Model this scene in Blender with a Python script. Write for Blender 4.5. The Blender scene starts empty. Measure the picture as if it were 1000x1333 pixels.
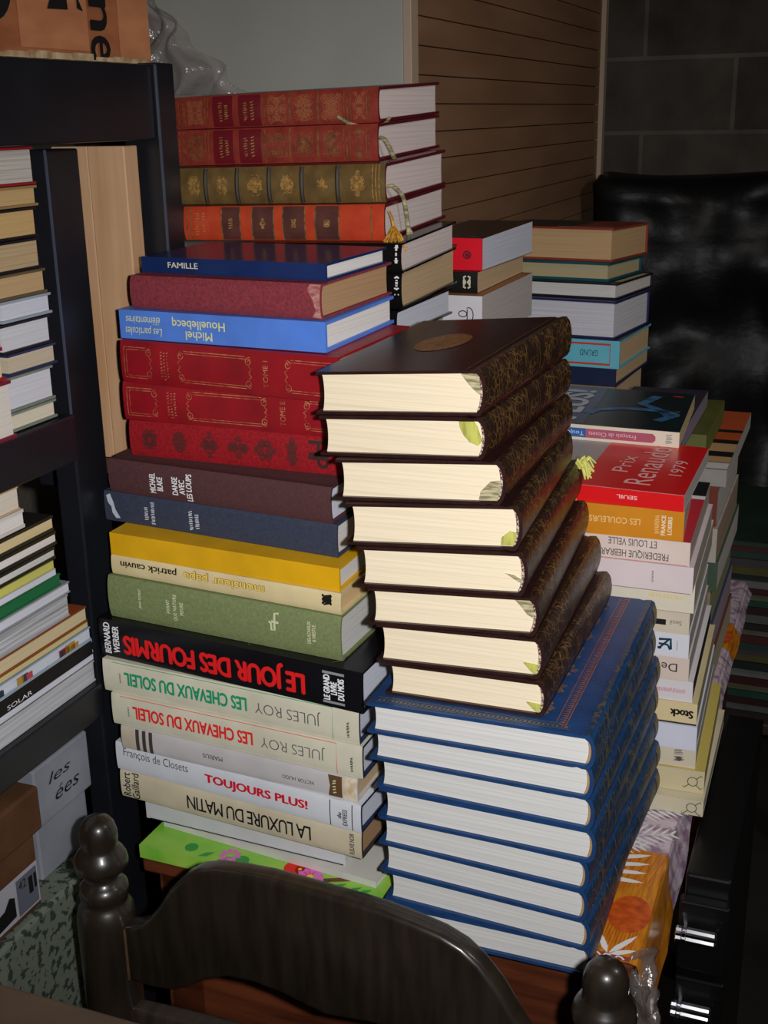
import bpy, bmesh, math, random
from mathutils import Vector, Matrix
random.seed(7)

# ------------------------------------------------------------------ camera, world, flash, exposure
TZ = 0.74                                   # table top height above the floor
SC = bpy.context.scene
COL = SC.collection
FPX = 1573.937
RIGHT = Vector((0.99981, -0.00602, -0.01833))
PITCH, ROLL = 0.317015, 0.0192999
_f = Vector((0, math.cos(PITCH), -math.sin(PITCH)))
_r0 = Vector((1, 0, 0)); _d0 = _f.cross(_r0)
RIGHT = _r0*math.cos(ROLL) + _d0*math.sin(ROLL)
DOWN = -_r0*math.sin(ROLL) + _d0*math.cos(ROLL)
CAMP = Vector((0, 0, TZ + 0.713572))
cam = bpy.data.cameras.new('camera')
cam.sensor_fit = 'VERTICAL'; cam.sensor_height = 36.0; cam.sensor_width = 27.0
cam.lens = FPX/1333.0*36.0
cam.clip_start = 0.05
camo = bpy.data.objects.new('camera', cam); COL.objects.link(camo)
up = -DOWN; back = -_f
camo.matrix_world = Matrix(((RIGHT.x, up.x, back.x, CAMP.x), (RIGHT.y, up.y, back.y, CAMP.y), (RIGHT.z, up.z, back.z, CAMP.z), (0, 0, 0, 1)))
SC.camera = camo

w = bpy.data.worlds.new('world'); SC.world = w; w.use_nodes = True
w.node_tree.nodes['Background'].inputs[0].default_value = (0.8, 0.85, 1, 1)
w.node_tree.nodes['Background'].inputs[1].default_value = 0.02

def lamp(name, kind, loc, energy, color, **kw):
    l = bpy.data.lights.new(name, kind); l.energy = energy; l.color = color
    for k, v in kw.items(): setattr(l, k, v)
    o = bpy.data.objects.new(name, l); COL.objects.link(o); o.location = loc
    return o
# the camera's own flash, a small lamp on the right of the lens
fl = lamp('camera_flash', 'SPOT', CAMP + RIGHT*0.058 - DOWN*0.012, 47.0, (1.0, 0.985, 0.985), shadow_soft_size=0.011, spot_size=math.radians(80), spot_blend=1.0)
tgt = CAMP + _f*1.0 + DOWN*0.02 + RIGHT*0.03
fl.rotation_euler = (tgt - fl.location).to_track_quat('-Z', 'Y').to_euler()
# added fill light high on the right, brightens right-facing and far surfaces
lamp('fill_lamp', 'POINT', (1.35, 0.75, 2.1), 13.0, (1.0, 0.93, 0.86), shadow_soft_size=0.12)

SC.view_settings.view_transform = 'Standard'
SC.view_settings.look = 'None'
SC.view_settings.exposure = 0.0
SC.view_settings.gamma = 1.0
SC.view_settings.use_curve_mapping = False

# ------------------------------------------------------------------ frames of reference
TH = math.radians(-21.65029)
F = Vector((-0.25553, 1.070296, 0.0))       # front left corner of the table top
RV_R = Vector((math.cos(TH), math.sin(TH), 0)); RV_V = Vector((-math.sin(TH), math.cos(TH), 0))
def W(r, v, z): return Vector((F.x, F.y, TZ+z)) + RV_R*r + RV_V*v

# ------------------------------------------------------------------ materials
def lin(c):
    o = []
    for x in c:
        x = x/255.0
        o.append(x/12.92 if x <= 0.04045 else ((x+0.055)/1.055)**2.4)
    return (o[0], o[1], o[2], 1.0)
_M = {}
def mat(name, rgb, rough=0.6, rgb2=None, scale=(30, 30, 30), lo=0.35, hi=0.65, detail=4.0, bump=0.0, bscale=None, metal=0.0, coat=0.0, spec=0.5):
    """principled material; rgb2 is mixed in by a noise whose scale may differ per axis"""
    if name in _M: return _M[name]
    m = bpy.data.materials.new(name); m.use_nodes = True
    nt = m.node_tree; N = nt.nodes; L = nt.links; b = N['Principled BSDF']
    b.inputs['Base Color'].default_value = lin(rgb)
    b.inputs['Roughness'].default_value = rough
    b.inputs['Metallic'].default_value = metal
    b.inputs['Coat Weight'].default_value = coat
    b.inputs['Coat Roughness'].default_value = 0.12
    b.inputs['Specular IOR Level'].default_value = spec
    if rgb2 is not None or bump:
        tc = N.new('ShaderNodeTexCoord'); mp = N.new('ShaderNodeMapping'); L.new(tc.outputs['Object'], mp.inputs[0])
        mp.inputs['Scale'].default_value = scale
        nz = N.new('ShaderNodeTexNoise'); L.new(mp.outputs[0], nz.inputs['Vector'])
        nz.inputs['Scale'].default_value = 1.0; nz.inputs['Detail'].default_value = detail
        if rgb2 is not None:
            rp = N.new('ShaderNodeMapRange'); L.new(nz.outputs[0], rp.inputs[0])
            rp.inputs[1].default_value = lo; rp.inputs[2].default_value = hi
            mx = N.new('ShaderNodeMix'); mx.data_type = 'RGBA'; L.new(rp.outputs[0], mx.inputs[0])
            mx.inputs[6].default_value = lin(rgb); mx.inputs[7].default_value = lin(rgb2)
            L.new(mx.outputs[2], b.inputs['Base Color'])
        if bump:
            src = nz
            if bscale:
                mp2 = N.new('ShaderNodeMapping'); L.new(tc.outputs['Object'], mp2.inputs[0]); mp2.inputs['Scale'].default_value = bscale
                src = N.new('ShaderNodeTexNoise'); src.inputs['Scale'].default_value = 1.0; src.inputs['Detail'].default_value = 3.0
                L.new(mp2.outputs[0], src.inputs['Vector'])
            bp = N.new('ShaderNodeBump'); bp.inputs['Strength'].default_value = bump; bp.inputs['Distance'].default_value = 0.002
            L.new(src.outputs[0], bp.inputs['Height']); L.new(bp.outputs[0], b.inputs['Normal'])
    _M[name] = m
    return m
def pages(name, rgb, dark=None, s=650):
    d = dark or tuple(int(x*0.91) for x in rgb)
    return mat('pages_'+name, rgb, 0.85, d, (4, 4, s), 0.42, 0.75, 5.0, 0.12, spec=0.1)
def cloth(name, rgb, k=0.88, rough=0.75, sc=420, bump=0.12):
    return mat('cloth_'+name, rgb, rough, tuple(int(x*k) for x in rgb), (sc, sc, sc), 0.3, 0.7, 3.0, bump, spec=0.25)
def gloss(name, rgb, rough=0.3, k=0.9, coat=0.0):
    return mat('gloss_'+name, rgb, rough, tuple(int(x*k) for x in rgb), (25, 25, 25), 0.35, 0.7, 3.0, coat=coat, spec=0.4)
def ink(name, rgb, rough=0.6, metal=0.0):
    return mat('ink_'+name, rgb, rough, metal=metal, spec=0.3)

P_CREAM = pages('cream', (238, 222, 192)); P_WHITE = pages('white', (226, 222, 218)); P_GREY = pages('grey', (214, 213, 210), (190, 188, 184))
P_TAN = pages('tan', (178, 142, 106)); P_OLD = pages('old', (205, 178, 140)); P_PINK = pages('pinkish', (226, 212, 208), (205, 188, 184))
P_COOL = pages('cool', (214, 218, 232)); P_YEL = pages('yellowed', (214, 196, 150))
GOLD = mat('gilt', (205, 160, 90), 0.4, (140, 100, 50), (300, 300, 300), 0.35, 0.65, metal=0.35)
GOLD_DULL = mat('gilt_dull', (150, 112, 64), 0.5, (95, 66, 36), (200, 200, 200), 0.35, 0.65, metal=0.25)
INK_BLACK = ink('black', (22, 20, 22)); INK_WHITE = ink('white', (232, 232, 235)); INK_RED = ink('red', (225, 28, 30))

# ------------------------------------------------------------------ mesh helpers
def link_mesh(name, verts, faces, mats, parent=None, fmats=None, smooth=False):
    me = bpy.data.meshes.new(name); me.from_pydata([tuple(v) for v in verts], [], faces)
    if not isinstance(mats, (list, tuple)): mats = [mats]
    for m in mats: me.materials.append(m)
    if fmats:
        for p, i in zip(me.polygons, fmats): p.material_index = i
    bm = bmesh.new(); bm.from_mesh(me); bmesh.ops.recalc_face_normals(bm, faces=bm.faces); bm.to_mesh(me); bm.free()
    if smooth:
        for p in me.polygons: p.use_smooth = True
        me.set_sharp_from_angle(angle=math.radians(40))
    o = bpy.data.objects.new(name, me); COL.objects.link(o)
    if parent: o.parent = parent
    return o
def sheet_mesh(name, verts, faces, mats, parent=None, fmats=None):
    """flat print: keep the winding as given"""
    me = bpy.data.meshes.new(name); me.from_pydata([tuple(v) for v in verts], [], faces)
    if not isinstance(mats, (list, tuple)): mats = [mats]
    for m in mats: me.materials.append(m)
    if fmats:
        for p, i in zip(me.polygons, fmats): p.material_index = i
    o = bpy.data.objects.new(name, me); COL.objects.link(o)
    if parent: o.parent = parent
    return o
def empty(name, loc, rz=0.0, label=None, cat=None, group=None):
    o = bpy.data.objects.new(name, None); COL.objects.link(o); o.location = loc; o.rotation_euler = (0, 0, rz)
    o.empty_display_size = 0.05
    if label: o['label'] = label
    if cat: o['category'] = cat
    if group: o['group'] = group
    return o
def tag(o, label, cat, group=None, kind=None):
    if kind: o['kind'] = kind
    if label: o['label'] = label
    if cat: o['category'] = cat
    if group: o['group'] = group
    return o
class MB:
    """collects shapes into one mesh"""
    def __init__(s): s.v = []; s.f = []; s.m = []
    def add(s, vs, fs, mi=0):
        n = len(s.v); s.v += [Vector(v) for v in vs]; s.f += [tuple(i+n for i in f) for f in fs]; s.m += [mi]*len(fs)
    def box(s, x0, x1, y0, y1, z0, z1, mi=0, bev=0.0):
        if bev <= 0:
            vs = [(x, y, z) for z in (z0, z1) for y in (y0, y1) for x in (x0, x1)]
            s.add(vs, [(0, 2, 3, 1), (4, 5, 7, 6), (0, 1, 5, 4), (2, 6, 7, 3), (0, 4, 6, 2), (1, 3, 7, 5)], mi); return
        bm = bmesh.new(); bmesh.ops.create_cube(bm, size=1.0)
        for v in bm.verts: v.co = Vector(((x0+x1)/2+v.co.x*(x1-x0), (y0+y1)/2+v.co.y*(y1-y0), (z0+z1)/2+v.co.z*(z1-z0)))
        bmesh.ops.bevel(bm, geom=bm.edges[:], offset=bev, segments=2, affect='EDGES', profile=0.5)
        bm.verts.index_update()
        s.add([v.co.copy() for v in bm.verts], [tuple(v.index for v in f.verts) for f in bm.faces], mi); bm.free()
    def prism(s, poly, fn, t0, t1, mi=0):
        """poly = 2D points; fn(a, b, t) -> 3D"""
        n = len(poly)
        vs = [fn(a, b, t0) for a, b in poly] + [fn(a, b, t1) for a, b in poly]
        fs = [tuple(range(n))[::-1], tuple(range(n, 2*n))] + [(i, (i+1) % n, n+(i+1) % n, n+i) for i in range(n)]
        s.add(vs, fs, mi)
    def lathe(s, prof, cx, cy, seg=32, mi=0):
        n0 = len(prof); vs = []
        for (r, z) in prof:
            for k in range(seg):
                a = 2*math.pi*k/seg; vs.append((cx+r*math.cos(a), cy+r*math.sin(a), z))
        fs = [(i*seg+k, i*seg+(k+1) % seg, (i+1)*seg+(k+1) % seg, (i+1)*seg+k) for i in range(n0-1) for k in range(seg)]
        fs += [tuple(range(seg))[::-1], tuple((n0-1)*seg+k for k in range(seg))]
        s.add(vs, fs, mi)
    def tube(s, pts, rad, seg=8, mi=0):
        pts = [Vector(p) for p in pts]; n = len(pts)
        rads = rad if isinstance(rad, (list, tuple)) else [rad]*n
        vs = []; prev = None
        for i, p in enumerate(pts):
            t = (pts[min(i+1, n-1)] - pts[max(i-1, 0)]).normalized()
            a = prev if prev else (Vector((0, 0, 1)) if abs(t.z) < 0.9 else Vector((1, 0, 0)))
            u = (a - t*a.dot(t)).normalized(); prev = u; q = t.cross(u)
            for k in range(seg):
                an = 2*math.pi*k/seg; vs.append(p + (u*math.cos(an) + q*math.sin(an))*rads[i])
        fs = [(i*seg+k, i*seg+(k+1) % seg, (i+1)*seg+(k+1) % seg, (i+1)*seg+k) for i in range(n-1) for k in range(seg)]
        fs += [tuple(range(seg))[::-1], tuple((n-1)*seg+k for k in range(seg))]
        s.add(vs, fs, mi)
    def build(s, name, mats, parent=None, smooth=False):
        return link_mesh(name, s.v, s.f, mats, parent, s.m if isinstance(mats, (list, tuple)) else None, smooth)
def catmull(pts, n=6):
    pts = [Vector(p) for p in pts]; out = []
    P = [pts[0]*2-pts[1]] + pts + [pts[-1]*2-pts[-2]]
    for i in range(1, len(P)-2):
        for k in range(n):
            t = k/n; a, b, c, d = P[i-1], P[i], P[i+1], P[i+2]
            out.append(0.5*((2*b)+(c-a)*t+(2*a-5*b+4*c-d)*t*t+(3*b-a-3*c+d)*t**3))
    out.append(pts[-1]); return out

# ------------------------------------------------------------------ flat prints: text, strokes, ornaments
_TC = {}
def text2d(body, bold=0.0, space=1.0, line=1.0, align='CENTER', shear=0.0):
    """letters as triangles in a unit square"""
    key = (body, bold, space, line, align, shear)
    if key in _TC: return _TC[key]
    cu = bpy.data.curves.new('t', 'FONT'); cu.body = body; cu.offset = min(bold, 0.0); cu.space_character = space; cu.space_line = line
    cu.align_x = align; cu.resolution_u = 3; cu.shear = shear
    ob = bpy.data.objects.new('t', cu); COL.objects.link(ob)
    dg = bpy.context.evaluated_depsgraph_get()
    me = bpy.data.meshes.new_from_object(ob.evaluated_get(dg))
    vs = [(v.co.x, v.co.y, 0.0) for v in me.vertices]; fs = [tuple(p.vertices) for p in me.polygons]
    bpy.data.objects.remove(ob); bpy.data.curves.remove(cu); bpy.data.meshes.remove(me)
    if bold > 0:                              # heavier strokes: the outline repeated a hair to each side
        n0 = len(vs); bv = list(vs); bf = list(fs)
        for q, (dx, dy) in enumerate(((bold, 0), (-bold, 0), (0, bold*0.6), (0, -bold*0.6))):
            vs = vs + [(x+dx, y+dy, 0.00005*(q+1)) for x, y, _ in bv]; fs = fs + [tuple(i+n0*(q+1) for i in f) for f in bf]
    x0 = min(v[0] for v in vs); x1 = max(v[0] for v in vs); y0 = min(v[1] for v in vs); y1 = max(v[1] for v in vs)
    vs = [((x-x0)/(x1-x0), (y-y0)/max(1e-6, y1-y0), h) for x, y, h in vs]
    _TC[key] = (vs, fs); return _TC[key]
def rot_unit(vs, rot):
    if rot == 90: return [(1-y, x, h) for x, y, h in vs]
    if rot == 180: return [(1-x, 1-y, h) for x, y, h in vs]
    if rot == 270: return [(y, 1-x, h) for x, y, h in vs]
    return list(vs)
def T(body, x0, x1, y0, y1, rot=0, **kw):
    """text fitted into the rectangle"""
    vs, fs = text2d(body, **kw)
    vs = rot_unit(vs, rot)
    return [(x0+(x1-x0)*a, y0+(y1-y0)*b, h) for a, b, h in vs], fs
def stroke(pts, wd, closed=False):
    n = len(pts); vs = []; fs = []
    P = [Vector((p[0], p[1])) for p in pts]
    for i in range(n):
        a = P[(i-1) % n] if (closed or i > 0) else P[i]; b = P[(i+1) % n] if (closed or i < n-1) else P[i]
        d = (b-a); d = d.normalized() if d.length > 1e-9 else Vector((1, 0)); q = Vector((-d.y, d.x))*wd*0.5
        vs += [tuple(P[i]+q), tuple(P[i]-q)]
    for i in range(n if closed else n-1):
        j = (i+1) % n; fs.append((2*i, 2*i+1, 2*j+1, 2*j))
    return vs, fs
def rect(x0, x1, y0, y1): return [(x0, y0), (x1, y0), (x1, y1), (x0, y1)], [(0, 1, 2, 3)]
def poly(pts): return list(pts), [tuple(range(len(pts)))]
def disc(cx, cy, r, n=20, sy=1.0): return poly([(cx+r*math.cos(2*math.pi*k/n), cy+r*sy*math.sin(2*math.pi*k/n)) for k in range(n)])
def frame(x0, x1, y0, y1, wd, curl=0.0):
    out = [stroke([(x0, y0), (x1, y0), (x1, y1), (x0, y1)], wd, True)]
    return out
def spiral(cx, cy, r, a0, turns, sgn=1, n=14):
    return [(cx+r*(1-k/n*0.85)*math.cos(a0+sgn*turns*2*math.pi*k/n), cy+r*(1-k/n*0.85)*math.sin(a0+sgn*turns*2*math.pi*k/n)) for k in range(n+1)]
def ornament(x0, x1, y0, y1, seed, n=10, wd=0.0006, mask=None):
    """mirrored scrollwork in a rectangle"""
    rg = random.Random(seed); out = []; cx = (x0+x1)/2; cy = (y0+y1)/2; hw = (x1-x0)/2; hh = (y1-y0)/2
    k = 0
    while k < n:
        dx = rg.random(); dy = rg.random()
        if mask == 'diamond' and dx+dy > 1: continue
        k += 1
        r = (0.12+0.18*rg.random())*min(hw, hh)*1.3; a0 = rg.random()*6.28; tn = 0.6+rg.random()*0.9; sg = rg.choice((1, -1))
        for mx in (1, -1):
            for my in (1, -1):
                sp = [(cx+mx*(dx*(hw-r)+q[0]), cy+my*(dy*(hh-r)+q[1])) for q in spiral(0, 0, r, a0, tn, sg, 9)]
                out.append(stroke(sp, wd))
    return out
def dashes(x0, x1, y0, y1, n, wd, vertical=True, seed=1):
    """worn lettering that can no longer be read: rows of short strokes"""
    rg = random.Random(seed); out = []
    for k in range(n):
        if vertical:
            y = y0+(y1-y0)*(k+0.5)/n; out.append(stroke([(x0+rg.random()*0.2*(x1-x0), y-wd*rg.random()*0.7), (x1-rg.random()*0.2*(x1-x0), y+wd*rg.random()*0.7)], wd*0.8))
        else:
            x = x0+(x1-x0)*(k+0.5)/n; out.append(stroke([(x-wd*rg.random()*0.7, y0), (x+wd*rg.random()*0.7, y1-rg.random()*0.2*(y1-y0))], wd*0.8))
    return out

# ------------------------------------------------------------------ books
class Book:
    """a book lying flat.  fit = N corner x, y, turn, a (extent to the left), b (extent away), then height and slopes of its lower and upper face.
    kind S: spine faces the front; P: spine on the right, head faces the front; Fo: fore-edge faces the front"""
    def __init__(s, name, fit, kind, label, group, cover, page, hard=True, bulge=0.0, tb=0.0022, sq=0.003, spine=None, cat='book', edge=None):
        s.kind = kind; Nx, Ny, th, s.a, s.b, zb, gbu, gbv, zt, gtu, gtv = fit
        s.root = empty(name, (Nx, Ny, TZ+zb), math.radians(th), label, cat, group)
        zt -= 0.0004; s.zbN, s.ztN = 0.0, zt-zb; s.g = (gbu, gbv, gtu, gtv)
        s.L, s.Wd = (s.a, s.b) if kind in ('S', 'Fo') else (s.b, s.a)
        um, vm = s.a/2, s.b/2
        s.T = (zt-zb) + (gtu-gbu)*um + (gtv-gbv)*vm
        s.bulge = bulge; s.tb = tb if hard else 0.0005; s.sq = sq if hard else 0.0; s.hard = hard
        s.edge = edge; s.make_cover(cover, spine); s.make_pages(page)
    def loc(s, sp, w, h):
        if s.kind == 'S': X, Y = -s.a+sp, w
        elif s.kind == 'P': X, Y = -w, sp
        else: X, Y = -sp, s.b-w
        gbu, gbv, gtu, gtv = s.g
        b = gbu*(-X)+gbv*Y; t = s.ztN+gtu*(-X)+gtv*Y
        return Vector((X, Y, b+(t-b)*h/s.T))
    def bul(s, h):
        q = max(-1.0, min(1.0, 2*h/s.T-1)); return s.bulge*math.sqrt(max(0.0, 1-q*q*0.97))
    def make_cover(s, cover, spine):
        T_, tb, W_ = s.T, s.tb, s.Wd
        n = 10 if s.bulge > 0 else 1
        j = 0.007 if s.hard and s.bulge > 0.002 else 0.0
        out = [(W_, 0.0)]
        if j: out += [(j+0.004, 0.0), (j, 0.0009), (j-0.004, 0.0)]
        out += [(-s.bul(T_*k/n), T_*k/n) for k in range(n+1)]
        if j: out += [(j-0.004, T_), (j, T_-0.0009), (j+0.004, T_)]
        out += [(W_, T_)]
        no = len(out)
        inn = [(W_, T_-tb)] + [(tb-s.bul(T_*k/n), tb+(T_-2*tb)*k/n) for k in range(n, -1, -1)] + [(W_, tb)]
        pl = out+inn; m = MB()
        mats = [cover, spine or cover, s.edge or cover]
        N = len(pl); e = 0.0007 if s.hard else 0.0
        vs = []
        rings = [0.0, s.L]
        for sp in rings: vs += [s.loc(sp, w, h) for w, h in pl]
        fs = []; fm = []
        for i in range(N):
            k = (i+1) % N; fs.append((i, k, N+k, N+i))
            isp = (i < no-1 and out[i][0] < max(0.001, j-0.0035) and out[i+1][0] < max(0.001, j-0.0035)) if s.bulge > 0 else (i < no-1 and out[i][0] == 0 and out[i+1][0] == 0)
            fm.append(1 if isp else (0 if i < no-1 else 2))
        fs += [tuple(range(N))[::-1], tuple(range(N, 2*N))]; fm += [2, 2]
        s.cover = link_mesh('cover', vs, fs, mats, s.root, fm, smooth=s.bulge > 0)
    def make_pages(s, page):
        T_, tb, sq = s.T, s.tb, s.sq; n = 10 if s.bulge > 0 else 1
        hh = [tb+0.0001+(T_-2*tb-0.0002)*k/n for k in range(n+1)]
        spn = [(tb+0.0004-s.bul(h)*0.92, h) for h in hh]
        fe = [(s.Wd-max(sq, 0.0002)-(s.bul(h)*0.55 if s.bulge else 0), h) for h in hh[::-1]]
        pl = spn+fe; i0 = max(sq, 0.0002)
        m = MB(); m.prism(pl, lambda a, b, t: s.loc(t, a, b), i0, s.L-i0)
        s.pageob = m.build('page_block', page, s.root)
    # printed matter ----------------------------------------------------
    def put(s, face, shapes, material, name='lettering', parent=None, eps=0.0005, fmats=None):
        """shapes in metres: spine (along, height), head (w, height), top (x from left, y from front)"""
        if isinstance(shapes, tuple): shapes = [shapes]
        vs = []; fs = []; fm = []
        for si, (v, f) in enumerate(shapes):
            if face == 'spine' and s.bulge > 0.0003:
                bm = bmesh.new(); bv = [bm.verts.new((p[0], p[1], p[2] if len(p) > 2 else 0)) for p in v]
                for q in f:
                    try: bm.faces.new([bv[i] for i in q])
                    except ValueError: pass
                for k in range(1, 8):
                    bmesh.ops.bisect_plane(bm, geom=bm.verts[:]+bm.edges[:]+bm.faces[:], plane_co=(0, s.T*k/8, 0), plane_no=(0, 1, 0))
                bm.verts.index_update(); v = [tuple(p.co) for p in bm.verts]; f = [tuple(p.index for p in q.verts) for q in bm.faces]; bm.free()
            n = len(vs)
            for p in v:
                h_ = p[2] if len(p) > 2 else 0.0
                if face == 'spine': vs.append(s.loc(p[0], -s.bul(p[1])-eps-h_, p[1]))
                elif face == 'head': vs.append(s.loc(s.sq-eps, p[0], p[1]))
                else:
                    gbu, gbv, gtu, gtv = s.g; X = -s.a+p[0]; Y = p[1]
                    vs.append(Vector((X, Y, s.ztN+gtu*(-X)+gtv*Y+eps+h_)))
            fs += [tuple(i+n for i in q) for q in f]; fm += [(fmats[si] if fmats else 0)]*len(f)
        return sheet_mesh(name, vs, fs, material, parent or s.cover, fm if fmats else None)
    def fr(s, x0, x1, y0, y1): return (x0*s.L, x1*s.L, y0*s.T, y1*s.T)
    def text(s, body, x0, x1, y0, y1, material, rot=0, name='lettering', **kw):
        X0, X1, Y0, Y1 = s.fr(x0, x1, y0, y1)
        return s.put('spine', T(body, X0, X1, Y0, Y1, rot, **kw), material, name)
    def headband(s, material):
        m = MB(); n = 12; tb = s.tb
        pts = [s.loc(s.sq-0.0006, tb+0.0012-s.bul(tb+(s.T-2*tb)*k/n)*0.92, tb+0.0006+(s.T-2*tb-0.0012)*k/n) for k in range(n+1)]
        m.tube(pts, 0.0011, 6); return m.build('headband', material, s.root, smooth=True)

# ------------------------------------------------------------------ the room
def rv_mesh(name, mb, mats, r=0.0, v=0.0, z=0.0, smooth=False):
    o = mb.build(name, mats, None, smooth); o.location = W(r, v, z); o.rotation_euler = (0, 0, TH); return o
def rv_root(name, r, v, z, label, cat, group=None, turn=0.0):
    return empty(name, W(r, v, z), TH+math.radians(turn), label, cat, group)

def block_material():
    m = bpy.data.materials.new('concrete_blocks'); m.use_nodes = True; nt = m.node_tree; N = nt.nodes; L = nt.links; b = N['Principled BSDF']
    tc = N.new('ShaderNodeTexCoord'); sp = N.new('ShaderNodeSeparateXYZ'); L.new(tc.outputs['Object'], sp.inputs[0])
    ad = N.new('ShaderNodeMath'); ad.operation = 'ADD'; L.new(sp.outputs['X'], ad.inputs[0]); L.new(sp.outputs['Y'], ad.inputs[1])
    cb = N.new('ShaderNodeCombineXYZ'); L.new(ad.outputs[0], cb.inputs['X'])
    az = N.new('ShaderNodeMath'); az.operation = 'ADD'; L.new(sp.outputs['Z'], az.inputs[0]); az.inputs[1].default_value = -0.052
    L.new(az.outputs[0], cb.inputs['Y'])
    br = N.new('ShaderNodeTexBrick'); L.new(cb.outputs[0], br.inputs['Vector'])
    br.inputs['Scale'].default_value = 1.0; br.inputs['Brick Width'].default_value = 0.5; br.inputs['Row Height'].default_value = 0.2; br.inputs['Mortar Size'].default_value = 0.006
    br.inputs['Color1'].default_value = lin((112, 104, 96)); br.inputs['Color2'].default_value = lin((96, 90, 84)); br.inputs['Mortar'].default_value = lin((132, 125, 118))
    nz = N.new('ShaderNodeTexNoise'); L.new(tc.outputs['Object'], nz.inputs['Vector']); nz.inputs['Scale'].default_value = 9.0; nz.inputs['Detail'].default_value = 8.0
    mx = N.new('ShaderNodeMix'); mx.data_type = 'RGBA'; mx.blend_type = 'MULTIPLY'; mx.inputs[0].default_value = 0.8
    rp = N.new('ShaderNodeMapRange'); L.new(nz.outputs[0], rp.inputs[0]); rp.inputs[1].default_value = 0.3; rp.inputs[2].default_value = 0.7; rp.inputs[3].default_value = 0.55; rp.inputs[4].default_value = 1.15
    L.new(br.outputs['Color'], mx.inputs[6]); L.new(rp.outputs[0], mx.inputs[7]); L.new(mx.outputs[2], b.inputs['Base Color'])
    b.inputs['Roughness'].default_value = 0.95; b.inputs['Specular IOR Level'].default_value = 0.1
    bp = N.new('ShaderNodeBump'); bp.inputs['Strength'].default_value = 0.5; bp.inputs['Distance'].default_value = 0.004
    nz2 = N.new('ShaderNodeTexNoise'); L.new(tc.outputs['Object'], nz2.inputs['Vector']); nz2.inputs['Scale'].default_value = 90.0; nz2.inputs['Detail'].default_value = 6.0
    sm = N.new('ShaderNodeMath'); sm.operation = 'SUBTRACT'; L.new(nz2.outputs[0], sm.inputs[0]); L.new(br.outputs['Fac'], sm.inputs[1]); L.new(sm.outputs[0], bp.inputs['Height']); L.new(bp.outputs[0], b.inputs['Normal'])
    return m
BLOCK = block_material()
FLOORM = mat('concrete_floor', (52, 48, 44), 0.9, (38, 35, 32), (6, 6, 6), 0.3, 0.7, 8.0, 0.2, (60, 60, 60), spec=0.2)
R0, R1, V0, V1, ZF, ZC = -0.62, 2.6, -2.4, 2.75, -TZ, 1.75
def struct(name, box, m):
    mb = MB(); mb.box(*box); o = rv_mesh(name, mb, m); o['kind'] = 'structure'; return o
struct('floor', (R0-0.1, R1+0.1, V0-0.1, V1+0.1, ZF-0.1, ZF), FLOORM)
struct('ceiling', (R0-0.1, R1+0.1, V0-0.1, V1+0.1, ZC, ZC+0.1), mat('ceiling_paint', (120, 116, 110), 0.9, (100, 97, 92), (5, 5, 5)))
struct('wall_back', (R0-0.1, R1+0.1, V1, V1+0.12, ZF, ZC), BLOCK)
struct('wall_front', (R0-0.1, R1+0.1, V0-0.12, V0, ZF, ZC), BLOCK)
struct('wall_left', (R0-0.12, R0, V0, V1, ZF, ZC), BLOCK)
struct('wall_right', (R1, R1+0.12, V0, V1, ZF, ZC), BLOCK)

# ------------------------------------------------------------------ table and oilcloth
WOOD_RED = mat('red_brown_wood', (112, 58, 34), 0.4, (72, 34, 20), (6, 60, 60), 0.35, 0.65, 6.0, 0.05, spec=0.4)
TW, TD = 0.503, 0.97
tb_ = rv_root('wooden_table', 0, 0, -TZ, 'red brown wooden table carrying all the stacks of books', 'table')
m = MB(); m.box(-0.0, TW, 0.0, TD, TZ-0.022, TZ-0.0015, bev=0.003); m.build('tabletop', WOOD_RED, tb_)
m = MB()
m.box(0.012, TW-0.012, 0.012, 0.03, TZ-0.20, TZ-0.022); m.box(0.012, TW-0.012, TD-0.03, TD-0.012, TZ-0.20, TZ-0.022)
m.box(0.012, 0.03, 0.03, TD-0.03, TZ-0.20, TZ-0.022); m.box(TW-0.03, TW-0.012, 0.03, TD-0.03, TZ-0.20, TZ-0.022); m.build('apron', WOOD_RED, tb_)
for (x, y) in ((0.012, 0.012), (TW-0.057, 0.012), (0.012, TD-0.057), (TW-0.057, TD-0.057)):
    m = MB(); m.box(x, x+0.045, y, y+0.045, 0, TZ-0.022, bev=0.003); m.build('leg', WOOD_RED, tb_)

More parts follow.
